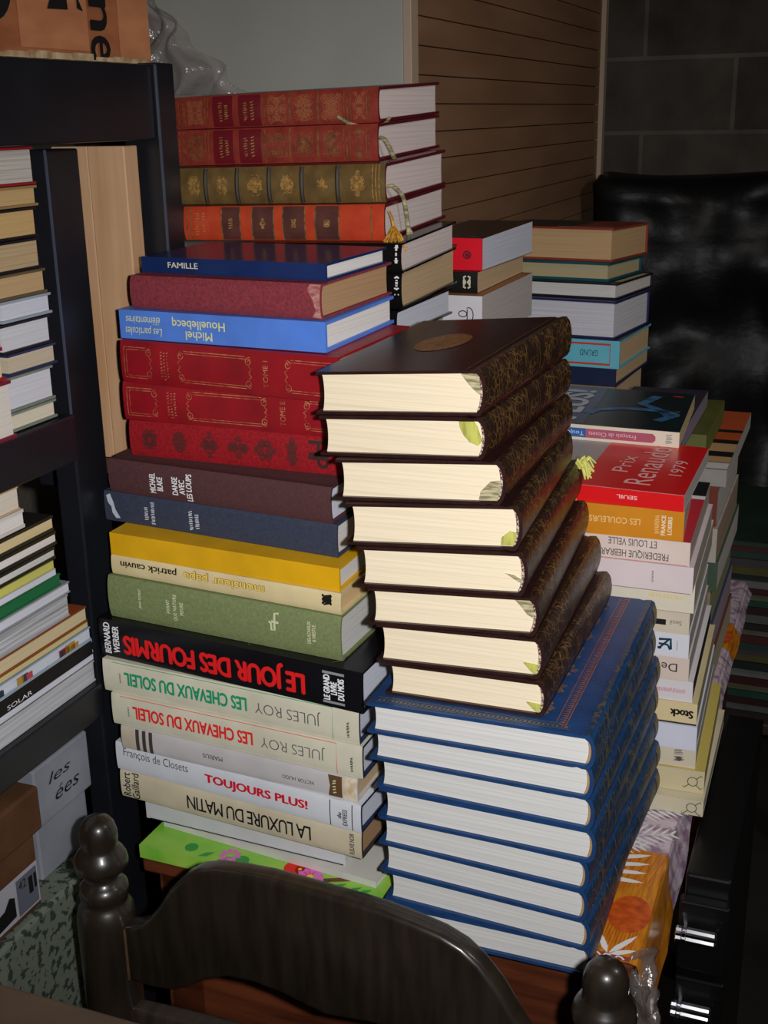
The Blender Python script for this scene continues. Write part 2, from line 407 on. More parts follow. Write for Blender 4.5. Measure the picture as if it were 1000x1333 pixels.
def oilcloth():
    C_BASE = mat('oilcloth_mauve', (205, 190, 200), 0.35, (150, 120, 145), (70, 70, 70), 0.45, 0.62, 4.0, 0.0)
    C_YEL = mat('oilcloth_yellow', (214, 140, 34), 0.35, (178, 98, 22), (300, 40, 40), 0.35, 0.7, 4.0)
    C_ORG = mat('oilcloth_orange', (206, 92, 28), 0.35, (170, 62, 20), (120, 120, 120), 0.35, 0.7, 4.0)
    C_WHT = ink('oilcloth_white', (232, 228, 226), 0.4); C_RED = mat('oilcloth_red_brown', (150, 70, 52), 0.35)
    mats = [C_BASE, C_YEL, C_ORG, C_WHT, C_RED]
    vs = []; fs = []; fm = []
    # cloth surface: across r (left .01 -> right edge, then down the side), along v
    prof = [(0.012, 0.0)] + [(0.05+0.05*k, 0.0) for k in range(9)] + [(TW-0.004, 0.0), (TW+0.002, -0.0015), (TW+0.004, -0.006), (TW+0.006, -0.03), (TW+0.009, -0.06), (TW+0.013, -0.088)]
    nv = 44; rg = random.Random(3)
    for j in range(nv+1):
        v = 0.0005+(TD-0.001)*j/nv
        for i, (r, z) in enumerate(prof):
            d = 0.0
            if z < -0.02:
                z = z*(1.0 if v < 0.12 else max(0.22, 1.0-(v-0.12)*5.0))
                d = 0.004*math.sin(v*23+i)*(-z/0.088) + 0.003*math.sin(v*61)*(-z/0.088)
            vs.append((r+max(-0.002, d), v, z))
    n = len(prof)
    for j in range(nv):
        for i in range(n-1):
            fs.append((j*n+i, j*n+i+1, (j+1)*n+i+1, (j+1)*n+i))
            vm = (j+0.5)/nv*TD; fm.append(1 if (vm < 0.175 or 0.79 > vm > 0.70) and prof[i][0] > 0.3 else 0)
    cnt = [0]
    def add(sh, mi, lift):
        v, f = sh; k = len(vs); cnt[0] += 1; lift += 0.000004*cnt[0]
        for p in v: vs.append((p[0], p[1], lift))
        for q in f: fs.append(tuple(i+k for i in q)); fm.append(mi)
    def leaf(x, y, ang, ln, wd):
        c, s_ = math.cos(ang), math.sin(ang); pts = []
        for t, q in ((0, 0), (0.3, 1), (0.7, 0.8), (1, 0), (0.7, -0.8), (0.3, -1)): pts.append((x+ln*t*c-wd*q*s_, y+ln*t*s_+wd*q*c))
        return poly(pts)
    def fern(x, y, ang, ln, n_, wd=0.0016):
        for k in range(n_):
            t = (k+0.6)/n_; px, py = x+ln*t*math.cos(ang), y+ln*t*math.sin(ang); l2 = ln*0.5*(1.05-t)+0.008
            add(leaf(px, py, ang+0.75, l2, wd), 3, 0.0007); add(leaf(px, py, ang-0.75, l2, wd), 3, 0.0009)
        add(stroke([(x, y), (x+ln*math.cos(ang), y+ln*math.sin(ang))], 0.0012), 3, 0.0008)
    for (x, y, a_, l_) in ((0.44, 0.19, 0.35, 0.07), (0.43, 0.215, 0.9, 0.075), (0.45, 0.25, 0.2, 0.06), (0.41, 0.175, 0.1, 0.07), (0.46, 0.29, 1.2, 0.07), (0.4, 0.25, 0.5, 0.07), (0.38, 0.2, 0.6, 0.06), (0.44, 0.3, 0.1, 0.06)):
        fern(x, y, a_, l_, 7)
    # pineapple petals, orange ball, white leaves
    for (x, y, a_, l_, w_) in ((0.470, 0.09, 1.2, 0.085, 0.017), (0.485, 0.10, 1.35, 0.08, 0.013), (0.492, 0.06, 1.5, 0.07, 0.012), (0.45, 0.06, 1.2, 0.1, 0.02)):
        add(leaf(x, y, a_, l_, w_), 1, 0.0005)
    for k in range(5): add(stroke([(0.462+0.008*k, 0.1+0.004*k), (0.474+0.008*k, 0.165+0.003*k)], 0.0009), 2, 0.0007)
    for k in range(14): add(stroke([(0.458+0.003*k, 0.012), (0.46+0.003*k, 0.055)], 0.0006), 2, 0.0006)
    add(disc(0.487, 0.068, 0.0195, 28, 1.45), 2, 0.0009)
    for k in range(4): add(leaf(0.455+0.001*k, 0.118+0.012*k, 0.05+0.12*k, 0.036, 0.0035), 3, 0.0010)
    for (x, y, a_, l_) in ((0.478, 0.006, 2.0, 0.030), (0.479, 0.006, 1.0, 0.038), (0.480, 0.005, 0.5, 0.025)): add(leaf(x, y, a_, l_, 0.003), 3, 0.0010)
    add(rect(0.03, TW-0.004, 0.0008, 0.007), 4, 0.0004)
    for k in range(26):
        x = 0.494-0.0105*k; add(stroke([(x, 0.0015), (x-0.003, 0.0045), (x-0.0065, 0.0048), (x-0.008, 0.002), (x-0.0065, 0.0012)], 0.0018), 3, 0.0008)
    # back border and its fruit
    add(rect(0.35, TW-0.01, 0.885, 0.895), 4, 0.0006); add(rect(0.35, TW-0.01, 0.80, 0.884), 3, 0.0005)
    add(disc(0.499, 0.74, 0.012, 20, 1.8), 2, 0.0009)
    o = sheet_mesh('oilcloth', vs, fs, mats, None, fm); o.location = W(0, 0, 0); o.rotation_euler = (0, 0, TH)
    tag(o, 'flowered oilcloth with orange fruit and white ferns spread over the table', 'tablecloth'); return o
oilcloth()

# clear plastic bunched at the front right corner of the cloth
def film(name, fn, nu, nv_, label, cat, mtl, loc, rz):
    vs = [fn(i/nu, j/nv_) for j in range(nv_+1) for i in range(nu+1)]
    fs = [(j*(nu+1)+i, j*(nu+1)+i+1, (j+1)*(nu+1)+i+1, (j+1)*(nu+1)+i) for j in range(nv_) for i in range(nu)]
    o = link_mesh(name, vs, fs, mtl, None, smooth=False); o.location = loc; o.rotation_euler = (0, 0, rz)
    for p in o.data.polygons: p.use_smooth = True
    sd = o.modifiers.new('thick', 'SOLIDIFY'); sd.thickness = 0.0004
    return tag(o, label, cat)
def clear_plastic(name, tint, fac):
    m = bpy.data.materials.new(name); m.use_nodes = True; N = m.node_tree.nodes; L = m.node_tree.links
    b = N['Principled BSDF']; b.inputs['Base Color'].default_value = lin(tint); b.inputs['Roughness'].default_value = 0.16; b.inputs['Specular IOR Level'].default_value = 0.8
    tr = N.new('ShaderNodeBsdfTransparent'); mx = N.new('ShaderNodeMixShader'); mx.inputs[0].default_value = fac
    L.new(tr.outputs[0], mx.inputs[1]); L.new(b.outputs[0], mx.inputs[2]); L.new(mx.outputs[0], N['Material Output'].inputs[0])
    tc = N.new('ShaderNodeTexCoord'); nz = N.new('ShaderNodeTexNoise'); nz.inputs['Scale'].default_value = 55.0; nz.inputs['Detail'].default_value = 4.0; L.new(tc.outputs['Object'], nz.inputs['Vector'])
    bp = N.new('ShaderNodeBump'); bp.inputs['Strength'].default_value = 0.7; bp.inputs['Distance'].default_value = 0.006; L.new(nz.outputs[0], bp.inputs['Height']); L.new(bp.outputs[0], b.inputs['Normal'])
    return m
CLEAR = clear_plastic('clear_film', (120, 112, 108), 0.30)
BAGM = clear_plastic('bag_film', (150, 140, 138), 0.30)
film('plastic_wrap', lambda a, b: (0.508+0.028*math.sin(a*9+b*5)*0.35+0.014*b+0.002*math.sin(b*31), -0.022+0.06*a*(1-0.35*b)+0.005*math.sin(b*17+a*8), -0.004-0.085*b-0.01*math.sin(a*7)), 20, 20,
     'crumpled clear plastic hanging at the front right corner of the table', 'plastic wrap', CLEAR, W(0, 0, 0), TH)

# ------------------------------------------------------------------ black drawer unit with chrome handles beside the table
BLK = mat('black_lacquer', (16, 16, 17), 0.35, (11, 11, 12), (9, 9, 9), spec=0.4)
CHR = mat('chrome', (205, 205, 210), 0.18, metal=1.0)
du = rv_root('drawer_unit', 0.525, 0.17, -TZ, 'black drawer unit with ribbed chrome handles standing right of the table', 'drawer unit')
m = MB(); m.box(0, 0.045, 0.0, 0.36, 0.03, TZ-0.012, bev=0.003); m.build('carcass', BLK, du)
m = MB(); m.box(0.004, 0.04, 0.01, 0.35, 0.0, 0.03); m.build('plinth', BLK, du)
for z0 in (TZ-0.085, TZ-0.175):
    m = MB(); m.box(-0.003, 0.046, -0.014, 0.0, z0-0.03, z0+0.05, bev=0.002); d = m.build('drawer', BLK, du)
    pr = []; m = MB()
    n = 18
    def hp(t, rad): return [(t, -0.024+rad*(1+0.10*(1 if k % 2 else -1))*math.cos(2*math.pi*k/n), z0+0.018+rad*(1+0.10*(1 if k % 2 else -1))*math.sin(2*math.pi*k/n)) for k in range(n)]
    xs = [(-0.004, 0.006), (-0.003, 0.0075), (0.002, 0.0075), (0.003, 0.0065), (0.006, 0.0065), (0.007, 0.0075), (0.034, 0.0075), (0.036, 0.0062)]
    vs = []
    for t, rad in xs: vs += hp(t, rad)
    fs = [(i*n+k, i*n+(k+1) % n, (i+1)*n+(k+1) % n, (i+1)*n+k) for i in range(len(xs)-1) for k in range(n)] + [tuple(range(n))[::-1], tuple((len(xs)-1)*n+k for k in range(n))]
    m.add(vs, fs); m.box(0.003, 0.006, -0.03, -0.014, z0+0.012, z0+0.024); h = m.build('handle', CHR, d); h['label'] = 'ribbed chrome bar handle'

# ------------------------------------------------------------------ chair with turned posts
CHW = mat('dark_chair_wood', (40, 33, 26), 0.34, (27, 22, 17), (90, 14, 14), 0.35, 0.65, 6.0, 0.04, spec=0.5, coat=0.3)
CHE = mat('worn_wood_edge', (96, 70, 46), 0.6, (60, 42, 28), (40, 40, 40))
CTH = math.radians(-26.28)
ch = empty('wooden_chair', (-0.26, 0.935, 0), CTH, 'dark wooden chair with turned posts and curved back rail before the table', 'chair')
PZ = TZ+0.012
prof = [(0.019, 0.0), (0.019, 0.05), (0.017, 0.06), (0.023, 0.10), (0.026, 0.20), (0.026, 0.43), (0.025, 0.6), (0.0268, 0.69), (0.0268, PZ-0.03), (0.0268, PZ+0.012), (0.0255, PZ+0.022), (0.0222, PZ+0.0275), (0.0205, PZ+0.0305), (0.0200, PZ+0.033),
        (0.0216, PZ+0.036), (0.0224, PZ+0.040), (0.0218, PZ+0.046), (0.0180, PZ+0.050), (0.0145, PZ+0.053), (0.0140, PZ+0.056), (0.0155, PZ+0.060), (0.0205, PZ+0.063), (0.0236, PZ+0.066), (0.0242, PZ+0.070), (0.0232, PZ+0.076), (0.0205, PZ+0.081), (0.0175, PZ+0.0845),
        (0.0164, PZ+0.088), (0.0170, PZ+0.094), (0.0168, PZ+0.101), (0.0150, PZ+0.108), (0.0115, PZ+0.113), (0.006, PZ+0.1158), (0.001, PZ+0.1165)]
CW_ = 0.463
for x in (0.0, CW_):
    m = MB(); k = 1.0 if x == 0 else 1.0
    m.lathe(prof, x, 0.0, 40); m.build('back_post', CHW, ch, smooth=True)
# crest rail: outline in (x, z), 20 mm thick
topc = [(0.026, 0.026), (0.036, 0.030), (0.046, 0.035), (0.056, 0.045), (0.068, 0.062), (0.080, 0.081), (0.096, 0.099), (0.110, 0.109), (0.128, 0.1155), (0.15, 0.119), (0.18, 0.122), (0.2315, 0.1225)]
top = topc + [(CW_-x, z) for x, z in topc[-2::-1]]
botc = [(0.026, -0.031), (0.05, -0.0305), (0.07, -0.027), (0.09, -0.018), (0.11, -0.003), (0.135, 0.009), (0.16, 0.0125), (0.19, 0.011), (0.2315, 0.004)]
bot = botc + [(CW_-x, z) for x, z in botc[-2::-1]]
def rail_mesh(name, top, bot, y0, y1, zoff, mtl):
    bm = bmesh.new(); pl = top+bot[::-1]
    f = bm.faces.new([bm.verts.new((x, y0, TZ+z+zoff)) for x, z in pl])
    r_ = bmesh.ops.extrude_face_region(bm, geom=[f]); bmesh.ops.translate(bm, vec=(0, y1-y0, 0), verts=[g for g in r_['geom'] if isinstance(g, bmesh.types.BMVert)])
    bmesh.ops.recalc_face_normals(bm, faces=bm.faces)
    ed = [e for e in bm.edges if abs(e.verts[0].co.y-e.verts[1].co.y) < 1e-6]
    bmesh.ops.bevel(bm, geom=ed, offset=0.0045, segments=3, affect='EDGES', profile=0.5)
    me = bpy.data.meshes.new(name); bm.to_mesh(me); bm.free()
    for p in me.polygons: p.use_smooth = True
    me.set_sharp_from_angle(angle=math.radians(35))
    me.materials.append(mtl); o = bpy.data.objects.new(name, me); COL.objects.link(o); o.parent = ch; return o
rail_mesh('crest_rail', top, bot, -0.010, 0.010, 0.0, CHW)
m = MB(); m.box(0.0262, 0.0278, -0.0104, 0.009, TZ-0.030, TZ+0.024); e_ = m.build('rail_end', CHE, ch); e_['label'] = 'bare pale end of the curved back rail'
lt = [(0.02+0.02*k, -0.064+0.018*math.sin(math.pi*k/21)) for k in range(22)]; lb = [(0.02+0.02*k, -0.125+0.014*math.sin(math.pi*k/21)) for k in range(22)]
rail_mesh('lower_rail', lt, lb, -0.009, 0.009, 0.0, mat('grey_chair_wood', (62, 52, 44), 0.45, (40, 33, 28), (90, 14, 14), 0.35, 0.65, 6.0))
m = MB(); m.box(-0.005, CW_+0.005, -0.01, 0.40, 0.425, 0.452, bev=0.008); m.build('seat', CHW, ch)
for x in (0.03, CW_-0.03):
    m = MB(); m.lathe([(0.016, 0), (0.018, 0.06), (0.021, 0.2), (0.019, 0.38), (0.022, 0.425)], x, 0.37, 24); m.build('front_leg', CHW, ch, smooth=True)
m = MB(); m.box(0.0, CW_, -0.008, 0.008, 0.2, 0.225); m.box(0.02, CW_-0.02, 0.362, 0.378, 0.2, 0.225); m.build('stretcher', CHW, ch)

# ------------------------------------------------------------------ black shelving unit on the left
SHB = mat('black_shelf_plastic', (26, 28, 34), 0.38, (20, 21, 26), (14, 14, 14), 0.3, 0.7, 4.0, 0.03, (400, 400, 400), spec=0.45)
EDGE = mat('edge_highlight', (66, 74, 90), 0.4)  # highlight along the post edges, put in as a paler colour
sh = rv_root('shelving_unit', -0.03, 0.0, -TZ, 'black shelving unit full of books on the left of the table', 'shelving unit')
def shb(name, box, mtl=None, bev=0.002, parent=None):
    m = MB(); m.box(*box, bev=bev); return m.build(name, mtl or SHB, parent or sh)
def sz(z): return TZ+z
shb('post', (-0.048, -0.0225, 0.029, 0.079, 0.0, sz(0.69)))
shb('post', (-0.034, 0.008, 0.174, 0.208, 0.0, sz(0.766)))
shb('post', (-0.40, -0.36, 0.174, 0.217, 0.0, sz(0.764)))
shb('post', (-0.40, -0.36, -0.86, -0.82, 0.0, sz(0.764)))
shb('post', (-0.022, 0.014, -0.86, -0.82, 0.0, sz(0.764)))
for z0, z1 in ((0.411, 0.455), (0.145, 0.180), (-0.60, -0.565)):
    shb('shelf_board', (-0.40, -0.0075 if z0 > 0.4 else -0.0075, -0.82, 0.0145, sz(z0), sz(z1)))
shb('top_board', (-0.40, -0.017, -0.84, 0.173, sz(0.735), sz(0.7645)))
shb('top_rail', (-0.016, 0.004, -0.86, 0.173, sz(0.695), sz(0.764)))
shb('side_rail', (-0.36, -0.035, 0.18, 0.21, sz(0.695), sz(0.735)))
m = MB(); m.box(0.0065, 0.0086, 0.1735, 0.1752, sz(0.40), sz(0.7635)); m.box(-0.0240, -0.0221, 0.0285, 0.0302, sz(0.43), sz(0.69)); e = m.build('edge_highlight', EDGE, sh); e['label'] = 'painted highlight along the edge of the post'

shb('bracket_board', (-0.115, -0.022, 0.088, 0.173, sz(0.355), sz(0.375)))
# planks standing between the posts
PLK = mat('pale_plank', (206, 166, 128), 0.5, (186, 142, 104), (60, 60, 5), 0.35, 0.65, 6.0, 0.03, spec=0.3)
for k, (x0, lab) in enumerate(((-0.127, 'pale wooden plank standing upright behind the book stack, left one of two'), (-0.0845, 'pale wooden plank standing upright behind the book stack, right one of two'))):
    m = MB(); m.box(0, 0.042, 0, 0.020 if k == 0 else 0.024, 0, 0.315, bev=0.0012); o = m.build('wooden_plank', PLK); o.location = W(x0, 0.140-0.001*k, 0.3752); o.rotation_euler = (0, 0, TH)
    tag(o, lab, 'plank', 'planks between the shelf posts')

# cardboard box on top of the shelf
CARD = mat('brown_cardboard', (176, 112, 74), 0.8, (150, 90, 58), (14, 14, 40), 0.35, 0.65, 5.0, 0.08, spec=0.15)
CARD2 = mat('pale_cardboard', (196, 134, 92), 0.75, (176, 114, 78), (14, 14, 40), 0.35, 0.65, 5.0, 0.08, spec=0.15)
TORN = mat('torn_cardboard', (200, 178, 140), 0.9, (150, 120, 84), (80, 80, 80))
cb = rv_root('cardboard_box', -0.045, 0.205, 0.766, 'brown cardboard box with black letters on top of the shelving', 'box')
m = MB(); m.box(-0.30, 0, -0.52, 0, 0.0, 0.26, bev=0.002); m.build('carton', CARD, cb)
m = MB(); rg = random.Random(5)
for k in range(14): y = -0.45+0.032*k; m.box(-0.006, 0.0022, y, y+0.028, -0.0005, 0.003+0.003*rg.random())
t_ = m.build('torn_edge', TORN, cb)
def on_side(shapes, mtl, name, x=0.0012):
    vs = []; fs = []
    for v, f in shapes:
        n = len(vs); vs += [(x+(p[2] if len(p) > 2 else 0), p[0], p[1]) for p in v]; fs += [tuple(i+n for i in q) for q in f]
    return sheet_mesh(name, vs, fs, mtl, cb)
on_side([rect(-0.205, -0.105, 0.008, 0.10)], CARD2, 'tape', 0.0006)
on_side([rect(-0.055, -0.001, 0.004, 0.26)], CARD2, 'side_panel', 0.0006)
on_side([T('e', -0.105, -0.073, 0.000, 0.022, 270, bold=0.015), T('n', -0.103, -0.075, 0.026, 0.055, 270, bold=0.02), T('u', -0.103, -0.077, 0.060, 0.085, 270, bold=0.02)], INK_BLACK, 'lettering', 0.0018)
on_side([disc(-0.238, 0.055, 0.026, 24, 1.1), poly([(-0.165, 0.040), (-0.135, 0.041), (-0.136, 0.054), (-0.146, 0.060), (-0.158, 0.052)]), poly([(-0.121, 0.043), (-0.112, 0.041), (-0.121, 0.055)])], INK_BLACK, 'printed_mark', 0.0018)

# clear bag behind the box
film('plastic_bag', lambda a, b: (-0.19+0.135*a*(0.4+0.6*b)+0.01*math.sin(b*13+a*6), 0.41+0.02*math.sin(a*5+b*3)+0.010*math.sin(a*17+b*9), 0.90-0.160*b+0.004*math.sin(a*15+b*7)*(1-b)-0.075*a*(1-b)), 30, 30,
     'crumpled clear plastic bag behind the cardboard box on the shelving', 'bag', BAGM, W(0, 0, 0), TH)

# ------------------------------------------------------------------ boxes in the low bay
SHOE = mat('shoebox_brown', (92, 62, 40), 0.75, (74, 48, 30), (20, 20, 20), spec=0.2)
LABW = mat('label_white', (170, 170, 178), 0.6); WBOX = mat('white_box', (140, 144, 154), 0.7, (122, 126, 136), (14, 14, 14))
sb = rv_root('shoebox', -0.042, -0.104, 0.001, 'brown shoebox with a white label under the lowest full shelf', 'box')
m = MB(); m.box(-0.18, -0.002, -0.32, -0.002, 0.0, 0.10, bev=0.002); m.build('carton', SHOE, sb)
m = MB(); m.box(-0.184, 0.002, -0.324, 0.008, 0.078, 0.124, bev=0.003); m.build('lid', SHOE, sb)
def side_put(root, shapes, mtl, name, x):
    vs = []; fs = []
    for v, f in shapes:
        n = len(vs); vs += [(x+(p[2] if len(p) > 2 else 0), p[0], p[1]) for p in v]; fs += [tuple(i+n for i in q) for q in f]
    return sheet_mesh(name, vs, fs, mtl, root)
lb_ = side_put(sb, [rect(-0.2, -0.004, 0.006, 0.05)], LABW, 'label_sticker', -0.0012)
side_put(sb, [rect(-0.036, -0.006, 0.008, 0.046)], mat('label_grey', (96, 98, 112), 0.6), 'label_panel', -0.0008)
side_put(sb, [poly([(-0.085, 0.008), (-0.04, 0.012), (-0.04, 0.032), (-0.047, 0.036), (-0.055, 0.027), (-0.085, 0.022)]), T('42', -0.033, -0.022, 0.034, 0.043), rect(-0.019, -0.013, 0.022, 0.04), rect(-0.011, -0.0075, 0.024, 0.04)], INK_BLACK, 'printed_mark', -0.0004)
wb = rv_root('white_box', -0.060, 0.006, 0.001, 'white box with black handwriting on its lid in the low bay', 'box')
m = MB(); m.box(-0.2, -0.004, -0.083, -0.002, 0.0, 0.07, bev=0.002); m.build('carton', WBOX, wb)
m = MB(); m.box(-0.204, 0.002, -0.086, 0.002, 0.062, 0.125, bev=0.002); m.build('lid', WBOX, wb)
side_put(wb, [T('les', -0.066, -0.030, 0.100, 0.111, shear=0.3), T('ées', -0.058, -0.018, 0.078, 0.092, shear=0.3)], INK_BLACK, 'handwriting', 0.0028)
def floral():
    m = mat('floral_paper', (104, 112, 100), 0.7, (46, 58, 48), (120, 120, 120), 0.53, 0.57, 5.0)
    return m
fb = rv_root('floral_box', -0.036, 0.01, -0.145, 'box covered in green flowered paper under the shoebox', 'box')
m = MB(); m.box(-0.25, 0, -0.42, 0, -0.419, 0.145, bev=0.004); m.build('carton', floral(), fb)

# cardboard carton in the near left corner
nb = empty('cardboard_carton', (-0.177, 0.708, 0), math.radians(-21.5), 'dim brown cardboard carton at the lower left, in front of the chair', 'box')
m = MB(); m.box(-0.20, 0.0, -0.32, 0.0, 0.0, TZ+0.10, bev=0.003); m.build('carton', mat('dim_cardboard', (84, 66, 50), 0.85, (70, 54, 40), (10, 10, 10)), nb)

# ------------------------------------------------------------------ tambour cabinet at the back
CABG = mat('cabinet_grey', (196, 196, 188), 0.55, (184, 184, 176), (4, 4, 4), spec=0.3)
TAMB = mat('tambour_beige', (168, 128, 98), 0.55, (152, 114, 86), (3, 3, 20), spec=0.3)
TRIM = mat('cabinet_trim', (206, 182, 158), 0.5)
cab = rv_root('tambour_cabinet', -0.4705, 0.84, -TZ, 'grey cabinet with a beige slatted tambour front standing behind the books', 'cabinet')
CZ = TZ+1.12
CH = 1.395
m = MB(); m.box(0, 0.455, 0.0, 0.018, 0, CZ, bev=0.001); m.build('side_panel', CABG, cab)
m = MB(); m.box(0, 0.455, CH-0.018, CH, 0, CZ, bev=0.001); m.build('side_panel', CABG, cab)
m = MB(); m.box(0, 0.016, 0.018, CH-0.018, 0, CZ); m.build('back_panel', CABG, cab)
m = MB(); m.box(0, 0.455, 0, CH, CZ, CZ+0.02, bev=0.001); m.build('top_panel', CABG, cab)
for v0 in (0.0, CH-0.03): 
    m = MB(); m.box(0.4552, 0.468, v0, v0+0.030, 0, CZ, bev=0.001); m.build('door_trim', TRIM, cab)
m = MB(); z = 0.02; pitch = 0.0410; off = (TZ+0.811) % pitch
zz = off
while zz < CZ-0.02:
    m.box(0.448, 0.4575, 0.031, CH-0.031, zz+0.0008, zz+pitch-0.0008, bev=0.0007); zz += pitch
m.build('tambour_door', TAMB, cab)
m = MB(); m.box(0.42, 0.4478, 0.03, CH-0.03, 0.01, CZ-0.01); m.build('inner_panel', mat('tambour_gap', (60, 46, 36), 0.7), cab)

# ------------------------------------------------------------------ black sheeted pile at the back right
def sheeted():
    m = mat('black_polythene', (24, 24, 25), 0.40, (16, 16, 17), (7, 7, 7), 0.3, 0.7, 3.0, 0.8, (22, 22, 34), spec=0.28)
    from mathutils import noise
    rows = [(0.42, 0.50), (0.30, 0.56), (0.16, 0.575), (0.06, 0.572)] + [(0.012*math.sin(k), 0.555-0.0415*k) for k in range(0, 31)]
    nx = 90; vs = []
    for j, (dv, z) in enumerate(rows):
        for i in range(nx+1):
            r = 0.03+2.1*i/nx
            p = Vector((r*3.2, z*2.6, dv*3)); d = noise.noise(p)*0.06 + noise.noise(p*3.1)*0.022 + abs(noise.noise(Vector((r*4+z*5, z*3-r*3, 2.0))))*0.035
            fl_ = 0.10*max(0.0, (0.3-z))*0.6
            top = 0.03*noise.noise(Vector((r*2.2, 9, 4))) if z > 0.4 else 0
            vs.append((r, 2.02+dv-d-fl_, max(z+top, -TZ+0.002)))
    fs = [(j*(nx+1)+i, j*(nx+1)+i+1, (j+1)*(nx+1)+i+1, (j+1)*(nx+1)+i) for j in range(len(rows)-1) for i in range(nx)]
    o = sheet_mesh('plastic_sheet', vs, fs, m); o.location = W(0, 0, 0); o.rotation_euler = (0, 0, TH)
    for p in o.data.polygons: p.use_smooth = True
    sd = o.modifiers.new('thick', 'SOLIDIFY'); sd.thickness = 0.001
    tag(o, 'wrinkled black plastic sheet draped over a pile against the back wall', 'plastic sheet')
sheeted()
pb = rv_root('storage_carton', 0.16, 2.18, -TZ, 'dark carton hidden under the black plastic sheet', 'box')
m = MB(); m.box(0, 1.8, 0, 0.36, 0, TZ+0.44, bev=0.004); m.build('carton', CARD, pb)

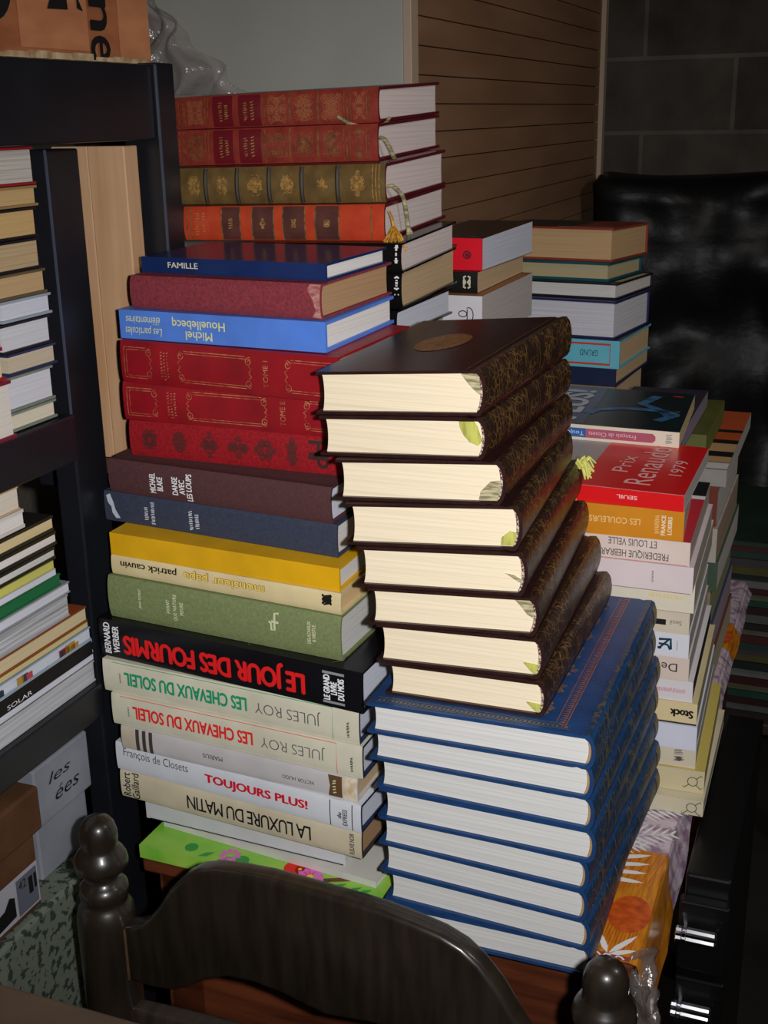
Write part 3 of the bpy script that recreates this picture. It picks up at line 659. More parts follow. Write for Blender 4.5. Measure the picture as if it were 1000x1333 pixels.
# ------------------------------------------------------------------ where each book lies
FIT = {
'famille':(-0.0467,1.0703,-29.68,0.2076,0.1091,0.5761,-0.0038,0.0355,0.5918,-0.0072,0.0351),
'rose':(-0.0499,1.0598,-28.14,0.2096,0.1304,0.5443,-0.0020,0.0393,0.5758,-0.0048,0.0354),
'houel':(-0.0480,1.0498,-27.36,0.2259,0.1332,0.5167,-0.0044,0.0456,0.5440,-0.0025,0.0393),
'red1':(-0.0365,1.0329,-28.40,0.2400,0.1350,0.4752,-0.0025,0.0456,0.5164,-0.0035,0.0457),
'red2':(-0.0172,1.0469,-24.13,0.2546,0.1350,0.4379,-0.0046,0.0453,0.4762,-0.0059,0.0453),
'redfl':(-0.0089,1.0485,-23.00,0.2575,0.1350,0.4012,-0.0004,0.0454,0.4381,-0.0055,0.0452),
'brown':(-0.0460,1.0314,-26.54,0.2481,0.1350,0.3650,0.0065,0.0439,0.3998,0.0024,0.0454),
'navy':(-0.0422,1.0298,-26.32,0.2615,0.1350,0.3328,0.0114,0.0425,0.3650,0.0063,0.0439),
'yellow':(-0.0409,1.0058,-24.84,0.2492,0.1350,0.3091,0.0084,0.0399,0.3318,0.0103,0.0428),
'cauvin':(-0.0394,1.0029,-25.74,0.2529,0.1350,0.2880,0.0119,0.0369,0.3090,0.0090,0.0398),
'green':(-0.0396,1.0006,-25.31,0.2564,0.1350,0.2439,0.0118,0.0340,0.2879,0.0117,0.0370),
'fourmis':(-0.0218,0.9774,-26.21,0.2935,0.1350,0.2019,0.0167,0.0302,0.2431,0.0124,0.0338),
'chevg':(-0.0259,0.9849,-23.93,0.2808,0.1350,0.1665,0.0186,0.0272,0.2021,0.0154,0.0309),
'chevr':(-0.0236,0.9825,-23.67,0.2752,0.1350,0.1325,0.0180,0.0234,0.1665,0.0185,0.0272),
'marius':(-0.0289,0.9836,-23.66,0.2611,0.1350,0.1077,0.0186,0.0196,0.1326,0.0180,0.0235),
'toujours':(-0.0263,0.9779,-26.00,0.2800,0.1350,0.0778,0.0127,0.0152,0.1076,0.0194,0.0188),
'luxure':(-0.0263,0.9825,-25.12,0.2754,0.1350,0.0469,0.0119,0.0117,0.0779,0.0124,0.0154),
'white':(-0.0438,1.0074,-23.31,0.2276,0.1350,0.0227,0.0069,0.0084,0.0474,0.0115,0.0121),
'thin':(-0.0144,0.9816,-26.77,0.2470,0.1327,0.0148,0.0068,0.0044,0.0224,0.0074,0.0080),
'kids':(-0.0118,0.9597,-22.56,0.2631,0.1343,0.0046,0.0000,0.0000,0.0146,0.0065,0.0049),
'd1':(0.0740,0.9105,-25.75,0.1420,0.2215,0.4911,-0.0739,0.0325,0.5279,-0.0811,0.0342),
'd2':(0.0752,0.9056,-25.77,0.1409,0.2156,0.4572,-0.0723,0.0342,0.4912,-0.0739,0.0325),
'd3':(0.0891,0.8983,-22.24,0.1385,0.2178,0.4225,-0.0668,0.0334,0.4583,-0.0743,0.0297),
'd4':(0.1018,0.8938,-18.88,0.1405,0.2200,0.3861,-0.0588,0.0337,0.4234,-0.0686,0.0294),
'd5':(0.1059,0.8884,-19.00,0.1361,0.2485,0.3497,-0.0459,0.0331,0.3863,-0.0587,0.0338),
'd6':(0.1155,0.8845,-18.72,0.1377,0.2378,0.3165,-0.0383,0.0289,0.3501,-0.0460,0.0328),
'd7':(0.1195,0.8796,-20.73,0.1368,0.2382,0.2814,-0.0309,0.0255,0.3166,-0.0373,0.0302),
'd8':(0.1217,0.8743,-22.48,0.1335,0.2444,0.2500,-0.0170,0.0202,0.2814,-0.0301,0.0264),
'u1':(0.1559,0.8421,-22.01,0.1874,0.2800,0.2203,-0.0080,0.0157,0.2504,-0.0172,0.0200),
'u2':(0.1570,0.8501,-22.47,0.1877,0.2755,0.1880,0.0005,0.0114,0.2204,-0.0079,0.0158),
'u3':(0.1597,0.8547,-23.25,0.1864,0.2799,0.1562,0.0020,0.0076,0.1881,0.0006,0.0114),
'u4':(0.1623,0.8560,-22.69,0.1860,0.2804,0.1248,0.0017,0.0048,0.1563,0.0019,0.0076),
'u5':(0.1584,0.8608,-24.10,0.1852,0.2797,0.0935,0.0028,0.0028,0.1248,0.0018,0.0048),
'u6':(0.1590,0.8631,-24.90,0.1857,0.2785,0.0620,0.0038,0.0009,0.0935,0.0029,0.0028),
'u7':(0.1625,0.8654,-24.64,0.1848,0.2750,0.0312,0.0015,0.0005,0.0620,0.0038,0.0010),
'u8':(0.1655,0.8700,-21.47,0.1948,0.2900,-0.0001,0.0000,0.0000,0.0312,0.0015,0.0006),
't1':(0.0034,1.2802,-23.91,0.2418,0.1667,0.7069,-0.0166,0.0417,0.7413,-0.0223,0.0418),
't2':(0.0021,1.2632,-23.02,0.2363,0.1749,0.6703,-0.0190,0.0428,0.7063,-0.0172,0.0414),
't3':(0.0089,1.2282,-22.18,0.2375,0.1760,0.6321,-0.0169,0.0390,0.6694,-0.0196,0.0425),
't4':(0.0071,1.2138,-20.76,0.2223,0.1927,0.5963,-0.0127,0.0334,0.6316,-0.0179,0.0386),
'b1':(0.0226,1.1939,-20.66,0.2450,0.1783,0.5665,-0.0085,0.0280,0.5962,-0.0127,0.0334),
'b2':(0.0235,1.2349,-20.87,0.2450,0.1850,0.5257,-0.0041,0.0149,0.5675,-0.0084,0.0280),
'b3':(0.0172,1.2260,-23.35,0.2450,0.1636,0.4981,0.0000,0.0000,0.5255,-0.0035,0.0151),
'c1':(0.1199,1.4247,-23.07,0.0333,0.2073,0.5394,0.0042,-0.0043,0.5766,0.0031,0.0136),
'c2':(0.1140,1.4162,-21.56,0.0297,0.2025,0.5144,0.0020,0.0013,0.5394,0.0043,-0.0042),
'c3':(0.1176,1.3952,-22.13,0.0381,0.2197,0.4592,0.0000,0.0000,0.5143,0.0020,0.0013),
'g1':(0.3286,1.7275,-29.01,0.1900,0.1669,0.5107,0.0009,-0.0326,0.5579,0.0009,-0.0322),
'g2':(0.3231,1.7193,-28.83,0.1900,0.1540,0.4843,0.0010,-0.0270,0.5110,0.0010,-0.0326),
'g3':(0.3311,1.6989,-28.90,0.1900,0.1724,0.4619,0.0007,-0.0209,0.4847,0.0009,-0.0270),
'g4':(0.3271,1.6807,-28.64,0.1900,0.1639,0.4090,0.0004,-0.0121,0.4622,0.0008,-0.0209),
'g5':(0.3327,1.6694,-26.16,0.0782,0.1766,0.3694,0.0005,-0.0045,0.4091,0.0009,-0.0120),
'g6':(0.3320,1.6863,-26.30,0.1900,0.1916,0.3408,0.0000,0.0000,0.3693,0.0004,-0.0045),
'r1':(0.3272,1.2898,-18.69,0.1279,0.2086,0.3582,0.0220,-0.0123,0.3760,0.0232,-0.0141),
'r2':(0.2901,1.1108,-21.49,0.1052,0.1933,0.3430,0.0203,-0.0124,0.3600,0.0213,-0.0134),
'r3':(0.2922,1.1139,-17.07,0.0995,0.2200,0.3113,0.0193,-0.0099,0.3430,0.0212,-0.0108),
'r4':(0.2992,1.1113,-19.55,0.1500,0.2200,0.2859,0.0173,-0.0099,0.3112,0.0189,-0.0108),
'r5':(0.3035,1.1098,-19.55,0.1500,0.2200,0.2573,0.0158,-0.0090,0.2858,0.0173,-0.0099),
'r6':(0.3137,1.1377,-19.55,0.1500,0.2200,0.2247,0.0142,-0.0081,0.2570,0.0158,-0.0090),
'r7':(0.3102,1.1377,-19.55,0.1500,0.2200,0.2008,0.0126,-0.0072,0.2247,0.0142,-0.0081),
'r8':(0.3115,1.1385,-19.55,0.1500,0.2200,0.1736,0.0110,-0.0063,0.2008,0.0126,-0.0072),
'r9':(0.3132,1.1389,-19.55,0.1500,0.2200,0.1471,0.0095,-0.0054,0.1736,0.0110,-0.0063),
'r10':(0.3187,1.1387,-19.55,0.1500,0.2200,0.1231,0.0079,-0.0045,0.1471,0.0095,-0.0054),
'r11':(0.3237,1.1350,-19.55,0.1500,0.2200,0.0980,0.0063,-0.0036,0.1231,0.0079,-0.0045),
'r12':(0.3241,1.1317,-19.55,0.1500,0.2200,0.0699,0.0047,-0.0027,0.0980,0.0063,-0.0036),
'r13':(0.3257,1.1352,-19.55,0.1500,0.2200,0.0467,0.0032,-0.0018,0.0699,0.0047,-0.0027),
'r14':(0.3346,1.1286,-19.55,0.1500,0.2200,0.0198,0.0016,-0.0009,0.0467,0.0032,-0.0018),
'r15':(0.3310,1.1136,-20.94,0.0567,0.2200,0.0015,0.0000,0.0000,0.0198,0.0016,-0.0009),
}
def fit(key, **kw):
    f = list(FIT[key]); names = ['x', 'y', 'th', 'a', 'b', 'zb', 'gbu', 'gbv', 'zt', 'gtu', 'gtv']
    for k, v_ in kw.items(): f[names.index(k)] = v_
    return f

# ------------------------------------------------------------------ left front stack
GL = 'books in the left front stack'
NAVYB = cloth('navy_boards', (30, 46, 78), 0.85)
def LB(key, label, cover, page, name='hardcover_book', fk={}, **kw):
    if key in ('brown', 'navy', 'cauvin', 'green', 'fourmis', 'chevg', 'chevr', 'marius', 'toujours', 'luxure'): fk = dict(fk, b=0.108)
    return Book(name, fit(key, **fk), 'S', label, GL, cover, page, **kw)

b = LB('famille', 'thin navy blue hardcover on top of the left front stack, gilt FAMILLE on its spine', mat('gloss_navy', (24, 46, 98), 0.2, (20, 40, 88), (25, 25, 25), spec=0.22), P_WHITE)
b.text('FAMILLE', 0.155, 0.325, 0.36, 0.72, ink('pale_gold', (214, 206, 180)), bold=0.012)

b = LB('rose', 'faded dull red cloth book with worn pale spine end, under the thin navy one', cloth('faded_red', (146, 58, 68), 0.78), P_TAN, bulge=0.004)
b.put('spine', [poly([(b.L*0.955, 0.002), (b.L*0.998, 0.001), (b.L*0.998, b.T*0.98), (b.L*0.945, b.T*0.99), (b.L*0.935, b.T*0.85), (b.L*0.965, b.T*0.55), (b.L*0.975, b.T*0.25)])], mat('rubbed_cloth', (190, 140, 128), 0.9, (150, 74, 80), (90, 240, 240), 0.38, 0.62), 'worn_patch')

b = LB('houel', 'bright blue hardcover with pale yellow upside-down lettering in the left front stack', gloss('sky_blue', (84, 132, 224), 0.4, 0.92), P_WHITE, tb=0.003)
TI = ink('pale_yellow', (218, 216, 150))
b.text('Michel\nHouellebecq', 0.275, 0.535, 0.10, 0.86, TI, 180, bold=0.012, line=0.85)
b.text('Les particules\nélémentaires', 0.03, 0.22, 0.14, 0.80, TI, 180, line=0.95, shear=0.2)

GILTR = mat('gilt_on_red', (206, 138, 96), 0.4, (150, 70, 52), (200, 200, 200), 0.35, 0.65, metal=0.2)
RED = gloss('deep_red', (150, 18, 30), 0.42, 0.85)
for key, tome, lab in (('red1', 'TOME I', 'deep red hardcover with gilt scroll frames directly under the bright blue book'), ('red2', 'TOME II', 'deep red hardcover with gilt scroll frames, the lower of two alike')):
    b = LB(key, lab, RED, P_OLD, bulge=0.0026)
    sh_ = []; L_, H = b.L, b.T
    for (x0, x1, lft, rgt) in ((0.02, 0.165, 0, 1), (0.275, 0.635, 1, 1), (0.765, 0.975, 1, 0)):
        sh_ = []
        X0, X1, Y0, Y1 = x0*L_, x1*L_, 0.14*H, 0.86*H; r = 0.0042
        sh_.append(stroke([(X0+(r*2 if lft else 0), Y0), (X1-(r*2 if rgt else 0), Y0)], 0.0007)); sh_.append(stroke([(X0+(r*2 if lft else 0), Y1), (X1-(r*2 if rgt else 0), Y1)], 0.0007))
        sh_.append(stroke([(X0+0.003, Y0+0.0022), (X1-0.003, Y0+0.0022)], 0.0005)); sh_.append(stroke([(X0+0.003, Y1-0.0022), (X1-0.003, Y1-0.0022)], 0.0005))
        for X, on, sg in ((X0, lft, 1), (X1, rgt, -1)):
            if on:
                for Y, t_ in ((Y0, 1), (Y1, -1)):
                    cx, cy = X+sg*r*1.2, Y+t_*r*1.1
                    sh_.append(stroke([(cx+q[0]*sg, cy+q[1]*t_) for q in spiral(0, 0, r, -1.9, 1.35, 1, 16)], 0.0007))
                    sh_.append(stroke([(cx, cy+t_*r), (X+sg*r*0.5, cy+t_*r*1.5), (X+sg*r*1.2, (Y0+Y1)/2)], 0.0007))
            else:
                sh_.append(stroke([(X, Y0), (X, Y1)], 0.0007)); sh_.append(stroke([(X+sg*0.003, Y0+0.002), (X+sg*0.003, Y1-0.002)], 0.0005))
        b.put('spine', sh_, GILTR, 'gilt_frame')
    sh_ = []
    for x in (0.198, 0.213, 0.228): sh_ += dashes(x*L_, (x+0.010)*L_, (0.2 if x != 0.213 else 0.12)*H, 0.82*H, 9, 0.0012, True, int(x*1000))
    b.put('spine', sh_, GILTR, 'gilt_lettering')
    b.text(tome, 0.678, 0.70, 0.2, 0.8, GILTR, 90)

b = LB('redfl', 'red cloth book with dark stamped flowers and a black monogram on its spine', cloth('carmine', (164, 22, 32), 0.75), P_OLD, bulge=0.003)
DK = mat('dark_red_stamp', (88, 22, 22), 0.7)
sh_ = []
for k, x in enumerate((0.04, 0.17, 0.30, 0.42, 0.53, 0.64, 0.90)): b.put('spine', ornament(x*b.L, (x+0.10)*b.L, 0.12*b.T, 0.9*b.T, 20+k, 8, 0.0014, 'diamond'), DK, 'stamped_ornament')
b.text('HP', 0.755, 0.835, 0.16, 0.88, mat('stamp_black', (52, 24, 22), 0.7), 270, bold=0.02, space=0.8)

b = LB('brown', 'plum brown cloth hardcover with white lettering about wolves in the left front stack', cloth('plum_brown', (88, 54, 56), 0.86), P_COOL, bulge=0.0035)
b.text('MICHAEL\nBLAKE', 0.20, 0.262, 0.16, 0.76, INK_WHITE, 90, bold=0.03, line=0.9)
b.text('DANSE\nAVEC\nLES LOUPS', 0.305, 0.398, 0.06, 0.86, INK_WHITE, 90, bold=0.03, line=0.9)

b = LB('navy', 'slate blue cloth hardcover with a white emblem at the spine end, above the yellow book', cloth('slate_blue', (58, 64, 84), 0.86), P_WHITE, bulge=0.0016)
GI = ink('pale_grey', (190, 196, 204))
b.put('spine', dashes(0.185*b.L, 0.205*b.L, 0.22*b.T, 0.66*b.T, 7, 0.0013, True, 3)+dashes(0.215*b.L, 0.235*b.L, 0.10*b.T, 0.86*b.T, 12, 0.0013, True, 4)+dashes(0.385*b.L, 0.403*b.L, 0.12*b.T, 0.76*b.T, 10, 0.0013, True, 5)+dashes(0.412*b.L, 0.432*b.L, 0.2*b.T, 0.68*b.T, 8, 0.0013, True, 6), GI)
b.put('spine', [poly([(0.012*b.L, 0.86*b.T), (0.030*b.L, 0.93*b.T), (0.045*b.L, 0.66*b.T), (0.052*b.L, 0.42*b.T), (0.072*b.L, 0.14*b.T), (0.05*b.L, 0.12*b.T), (0.036*b.L, 0.3*b.T), (0.034*b.L, 0.5*b.T), (0.02*b.L, 0.62*b.T)])], GI, 'emblem')

b = LB('yellow', 'plain bright yellow cloth hardcover in the middle of the left front stack', gloss('yellow', (226, 172, 14), 0.5, 0.93), P_WHITE, fk={'b': 0.108}, tb=0.0024)

b = LB('cauvin', 'cream jacketed book with black and yellow upside-down lettering under the yellow book', gloss('cream_jacket', (222, 204, 156), 0.4, 0.93), pages('orange_edge', (222, 190, 140)), bulge=0.002)
b.text('patrick cauvin', 0.045, 0.305, 0.42, 0.88, INK_BLACK, 180, bold=0.025)
b.text('monsieur papa', 0.335, 0.69, 0.36, 0.92, ink('mustard', (168, 122, 30)), 180, bold=0.055)
X0, X1, Y0, Y1 = b.fr(0.338, 0.687, 0.395, 0.885); b.put('spine', T('monsieur papa', X0, X1, Y0, Y1, 180), ink('light_yellow', (236, 214, 104)), 'letter_fill', eps=0.0010)
b.put('spine', ornament(0.925*b.L, 0.965*b.L, 0.42*b.T, 0.88*b.T, 77, 5, 0.0014)+dashes(0.93*b.L, 0.965*b.L, 0.45*b.T, 0.85*b.T, 7, 0.0022, True, 8), INK_BLACK, 'emblem')

b = LB('green', 'thick olive green cloth hardcover with small pale lettering, above the black jacketed book', cloth('olive', (126, 138, 92), 0.88, 0.8, 320), P_GREY, bulge=0.004)
PI = ink('pale_ivory', (206, 206, 172))
b.text('JEAN DORST', 0.143, 0.157, 0.36, 0.82, PI, 90, bold=0.03)
b.text('AVANT\nQUE NATURE\nMEURE', 0.268, 0.345, 0.22, 0.84, PI, 90, bold=0.03, line=1.4, space=1.2)
H = b.T; L_ = b.L
b.put('spine', [stroke([(0.752*L_, 0.84*H), (0.735*L_, 0.83*H), (0.735*L_, 0.46*H), (0.722*L_, 0.45*H), (0.721*L_, 0.60*H), (0.712*L_, 0.64*H)], 0.0022), stroke([(0.735*L_, 0.64*H), (0.752*L_, 0.64*H)], 0.0022), stroke([(0.722*L_, 0.645*H), (0.735*L_, 0.645*H)], 0.0022)], PI, 'emblem')
b.text('DELACHAUX\n& NIESTLE', 0.868, 0.902, 0.30, 0.80, PI, 90, line=1.0, bold=0.02)

b = LB('fourmis', 'black glossy jacketed book with large red upside-down title in the left front stack', gloss('black_jacket', (20, 19, 24), 0.28, 0.75), P_COOL, bulge=0.0012)
b.text('LE JOUR DES FOURMIS', 0.10, 0.80, 0.16, 0.84, INK_RED, 180, bold=0.05, space=0.95)
b.text('BERNARD\nWERBER', 0.022, 0.085, 0.10, 0.93, INK_WHITE, 90, bold=0.03, line=1.0)
b.put('spine', [rect(0.862*b.L, 0.938*b.L, 0.82*b.T, 0.88*b.T), rect(0.862*b.L, 0.938*b.L, 0.10*b.T, 0.16*b.T)], ink('bar_grey', (140, 142, 146)), 'printed_bar')
b.text('LE GRAND\nLIVRE\nDU MOIS', 0.865, 0.938, 0.18, 0.80, INK_WHITE, 90, bold=0.05, line=0.82)
b.put('top', ornament(0.52*b.a, 0.95*b.a, 0.004, 0.07, 9, 9, 0.0016), mat('jacket_art', (86, 84, 62), 0.4, (40, 60, 70), (60, 60, 60)), 'cover_picture', eps=0.0002)

for key, colr, lab in (('chevg', (22, 150, 104), 'cream jacketed book with green title about horses of the sun'), ('chevr', (222, 44, 42), 'cream jacketed book with red title about horses of the sun')):
    b = LB(key, lab, gloss('cream_paper', (212, 208, 186), 0.45, 0.94), P_COOL, bulge=0.0015, tb=0.003, edge=NAVYB)
    ci = ink('title_'+key, colr)
    b.text('LES CHEVAUX DU SOLEIL', 0.09, 0.585, 0.30, 0.72, ci, 180, bold=0.045)
    b.text('JULES ROY', 0.615, 0.862, 0.32, 0.74, ink('thin_grey', (92, 90, 92)), 180, bold=-0.012, space=0.95)
    b.put('spine', [stroke([(0.04*b.L, 0.95*b.T), (0.905*b.L, 0.95*b.T), (0.905*b.L, 0.02*b.T)], 0.0006)], ci, 'rule')
    b.put('spine', dashes(0.955*b.L, 0.966*b.L, 0.18*b.T, 0.62*b.T, 11, 0.001, True, 2)+dashes(0.068*b.L, 0.076*b.L, 0.35*b.T, 0.65*b.T, 6, 0.001, True, 2), INK_BLACK, 'imprint')
    

b = LB('marius', 'pale grey jacketed book with three dark bars and a brown badge on its spine', gloss('pale_grey_jacket', (196, 192, 192), 0.4, 0.95), P_OLD, bulge=0.0015)
sh_ = [stroke([(x*b.L, 0.02*b.T), (x*b.L, 0.98*b.T)], 0.0042) for x in (0.075, 0.105, 0.135)]
for q in sh_: b.put('spine', [q], ink('dark_brown', (70, 60, 50)), 'printed_bar')
b.put('spine', [rect(0.002*b.L, 0.062*b.L, 0.01*b.T, 0.99*b.T)], gloss('ivory_end', (198, 186, 164), 0.5), 'spine_end')
b.text('MARIUS', 0.365, 0.45, 0.42, 0.62, INK_BLACK, 180)
b.text('VICTOR HUGO', 0.70, 0.83, 0.34, 0.50, INK_BLACK, 180)
b.put('spine', [poly([(0.885*b.L, 0.04*b.T), (0.94*b.L, 0.04*b.T), (0.94*b.L, 0.95*b.T), (0.885*b.L, 0.95*b.T), (0.893*b.L, 0.5*b.T)])], ink('badge_brown', (96, 70, 40)), 'badge')
b.put('spine', dashes(0.902*b.L, 0.918*b.L, 0.2*b.T, 0.8*b.T, 5, 0.0016, True, 2), PI, 'badge_letters', eps=0.0009)
b.put('spine', [rect(0.942*b.L, 0.999*b.L, 0.01*b.T, 0.99*b.T)], mat('torn_paper', (222, 212, 194), 0.8, (196, 170, 130), (120, 120, 120)), 'worn_patch')

b = LB('toujours', 'white jacketed book with bold red right-way-up title in the left front stack', gloss('white_jacket', (214, 218, 224), 0.35, 0.96), P_COOL, bulge=0.0015, tb=0.003, edge=NAVYB)
b.text('François de Closets', 0.035, 0.315, 0.50, 0.86, ink('charcoal', (60, 62, 70)), 0, bold=-0.004)
b.text('TOUJOURS PLUS!', 0.385, 0.80, 0.30, 0.70, ink('crimson', (206, 24, 46)), 0, bold=0.045)
b.put('spine', [stroke([(x*b.L, 0.04*b.T), (x*b.L, 0.96*b.T)], 0.0009) for x in (0.885, 0.968)], INK_BLACK, 'rule')
b.text('du', 0.912, 0.928, 0.38, 0.60, INK_BLACK, 90, bold=0.03)
b.text('EXPRESS', 0.932, 0.95, 0.16, 0.74, INK_BLACK, 90, bold=0.02)

b = LB('luxure', 'ivory jacketed book with black upside-down title, just below the white one with red title', gloss('ivory_jacket', (208, 196, 168), 0.45, 0.93), P_TAN, bulge=0.002, tb=0.003, edge=cloth('dark_boards', (56, 52, 58), 0.85))
b.text('LA LUXURE DU MATIN', 0.295, 0.805, 0.22, 0.72, INK_BLACK, 180, bold=0.012, space=0.9)
b.text('Robert\nGaillard', 0.012, 0.085, 0.03, 0.98, INK_BLACK, 90, bold=0.01, line=0.85)
b.text('FLEUVE NOIR', 0.955, 0.973, 0.12, 0.86, INK_BLACK, 90, bold=0.012)

b = LB('white', 'plain white thin book without a title below the ivory jacketed one', gloss('plain_white', (200, 200, 204), 0.5, 0.95), P_GREY, name='paperback_book', hard=False, fk={'b': 0.14})
b.put('spine', [stroke([(0.02*b.L, 0.03*b.T), (0.99*b.L, 0.03*b.T)], 0.0012)], INK_BLACK, 'rule')
b = LB('thin', 'plain off-white book resting on the green flowered cover', gloss('off_white', (204, 202, 194), 0.55, 0.94), P_WHITE, name='paperback_book', hard=False)

b = LB('kids', 'large thin green flowered book at the bottom of the left front stack', mat('green_cover', (118, 190, 58), 0.35, (168, 204, 84), (22, 22, 22), 0.35, 0.7, 3.0), P_WHITE, tb=0.0015, name='picture_book', fk={'b': 0.19, 'zb': 0.0012})
PK = ink('petal_pink', (222, 108, 196)); RDP = ink('petal_red', (220, 44, 34)); YC = ink('flower_yellow', (240, 196, 60)); GD = ink('leaf_green', (56, 150, 66))
def petals(cx, cy, r, n=9):
    out = []
    for k in range(n):
        a = 2*math.pi*k/n; c_, s__ = math.cos(a), math.sin(a)
        out.append(poly([(cx+r*0.2*c_, cy+r*0.2*s__), (cx+r*0.75*c_-r*0.22*s__, cy+r*0.75*s__+r*0.22*c_), (cx+r*c_, cy+r*s__), (cx+r*0.75*c_+r*0.22*s__, cy+r*0.75*s__-r*0.22*c_)]))
    return out
b.put('top', petals(0.705*b.a, 0.0125, 0.0150, 11), PK, 'printed_flower', eps=0.0007); b.put('top', petals(0.365*b.a, 0.0165, 0.012), PK, 'printed_flower', eps=0.0007)
b.put('top', [disc(0.635*b.a, 0.0205, 0.0125, 16, 0.9), disc(0.675*b.a, 0.0215, 0.0115, 14, 0.9)], RDP, 'printed_flower', eps=0.0006)
b.put('top', [disc(0.705*b.a, 0.013, 0.0032, 10), disc(0.652*b.a, 0.020, 0.002, 10)], YC, 'flower_centre', eps=0.001)
b.put('top', [poly([(x*b.a, 0.004), ((x+0.02)*b.a, 0.012), ((x+0.05)*b.a, 0.016), ((x+0.035)*b.a, 0.007)]) for x in (0.25, 0.33, 0.56, 0.74, 0.80, 0.86, 0.90)]+[disc(0.2*b.a, 0.015, 0.007, 12), disc(0.42*b.a, 0.013, 0.008, 12)], GD, 'printed_leaf')
b.put('top', dashes(0.43*b.a, 0.57*b.a, 0.010, 0.0125, 18, 0.001, False, 4), ink('dark_green', (40, 90, 40)))
b.put('top', [stroke([(0.76*b.a, 0.0125), (0.85*b.a, 0.0235)], 0.006)], ink('brown_twig', (112, 62, 46)), 'printed_twig')

# ------------------------------------------------------------------ dark brown leather volumes
GD_ = 'matching dark brown leather volumes'
LEA = mat('dark_leather', (50, 28, 27), 0.30, (38, 21, 20), (60, 60, 60), 0.3, 0.7, 4.0, 0.12, (420, 420, 420), spec=0.5)
def tooled(name, base, gold, sc, lo, hi, rough=0.36):
    """leather spine tooled all over with thin gold foliage"""
    m = bpy.data.materials.new(name); m.use_nodes = True; N = m.node_tree.nodes; L = m.node_tree.links; b = N['Principled BSDF']
    tc = N.new('ShaderNodeTexCoord'); nz = N.new('ShaderNodeTexNoise'); nz.inputs['Scale'].default_value = 45.0; L.new(tc.outputs['Object'], nz.inputs['Vector'])
    ad = N.new('ShaderNodeMix'); ad.data_type = 'VECTOR'; ad.inputs[0].default_value = 0.012; L.new(tc.outputs['Object'], ad.inputs[4]); L.new(nz.outputs['Color'], ad.inputs[5])
    vo = N.new('ShaderNodeTexVoronoi'); vo.feature = 'DISTANCE_TO_EDGE'; vo.inputs['Scale'].default_value = sc; L.new(ad.outputs[1], vo.inputs['Vector'])
    rp = N.new('ShaderNodeMapRange'); L.new(vo.outputs['Distance'], rp.inputs[0]); rp.inputs[1].default_value = lo; rp.inputs[2].default_value = hi; rp.inputs[3].default_value = 1.0; rp.inputs[4].default_value = 0.0
    n2 = N.new('ShaderNodeTexNoise'); n2.inputs['Scale'].default_value = 60.0; n2.inputs['Detail'].default_value = 3.0; L.new(tc.outputs['Object'], n2.inputs['Vector'])
    r2 = N.new('ShaderNodeMapRange'); L.new(n2.outputs[0], r2.inputs[0]); r2.inputs[1].default_value = 0.38; r2.inputs[2].default_value = 0.62
    mu = N.new('ShaderNodeMath'); mu.operation = 'MULTIPLY'; L.new(rp.outputs[0], mu.inputs[0]); L.new(r2.outputs[0], mu.inputs[1])
    mx = N.new('ShaderNodeMix'); mx.data_type = 'RGBA'; L.new(mu.outputs[0], mx.inputs[0]); mx.inputs[6].default_value = lin(base); mx.inputs[7].default_value = lin(gold)
    L.new(mx.outputs[2], b.inputs['Base Color']); b.inputs['Roughness'].default_value = rough
    bp = N.new('ShaderNodeBump'); bp.inputs['Strength'].default_value = 0.25; bp.inputs['Distance'].default_value = 0.001; L.new(mu.outputs[0], bp.inputs['Height']); L.new(bp.outputs[0], b.inputs['Normal'])
    return m
LEAS = tooled('dark_tooled_spine', (42, 27, 20), (114, 84, 42), 160.0, 0.0, 0.13)
RIB = mat('ribbon_green', (196, 196, 96), 0.6, (150, 150, 70), (200, 200, 40), spec=0.4); RIBG = mat('ribbon_grey', (190, 180, 140), 0.6, (120, 112, 84), (60, 60, 400), 0.4, 0.6)
HB = mat('headband_stripe', (200, 190, 170), 0.7, (90, 30, 36), (500, 500, 500), 0.45, 0.55)
ords = ['topmost', 'second from the top', 'third from the top', 'fourth from the top', 'fifth from the top', 'sixth from the top', 'seventh from the top', 'lowest']
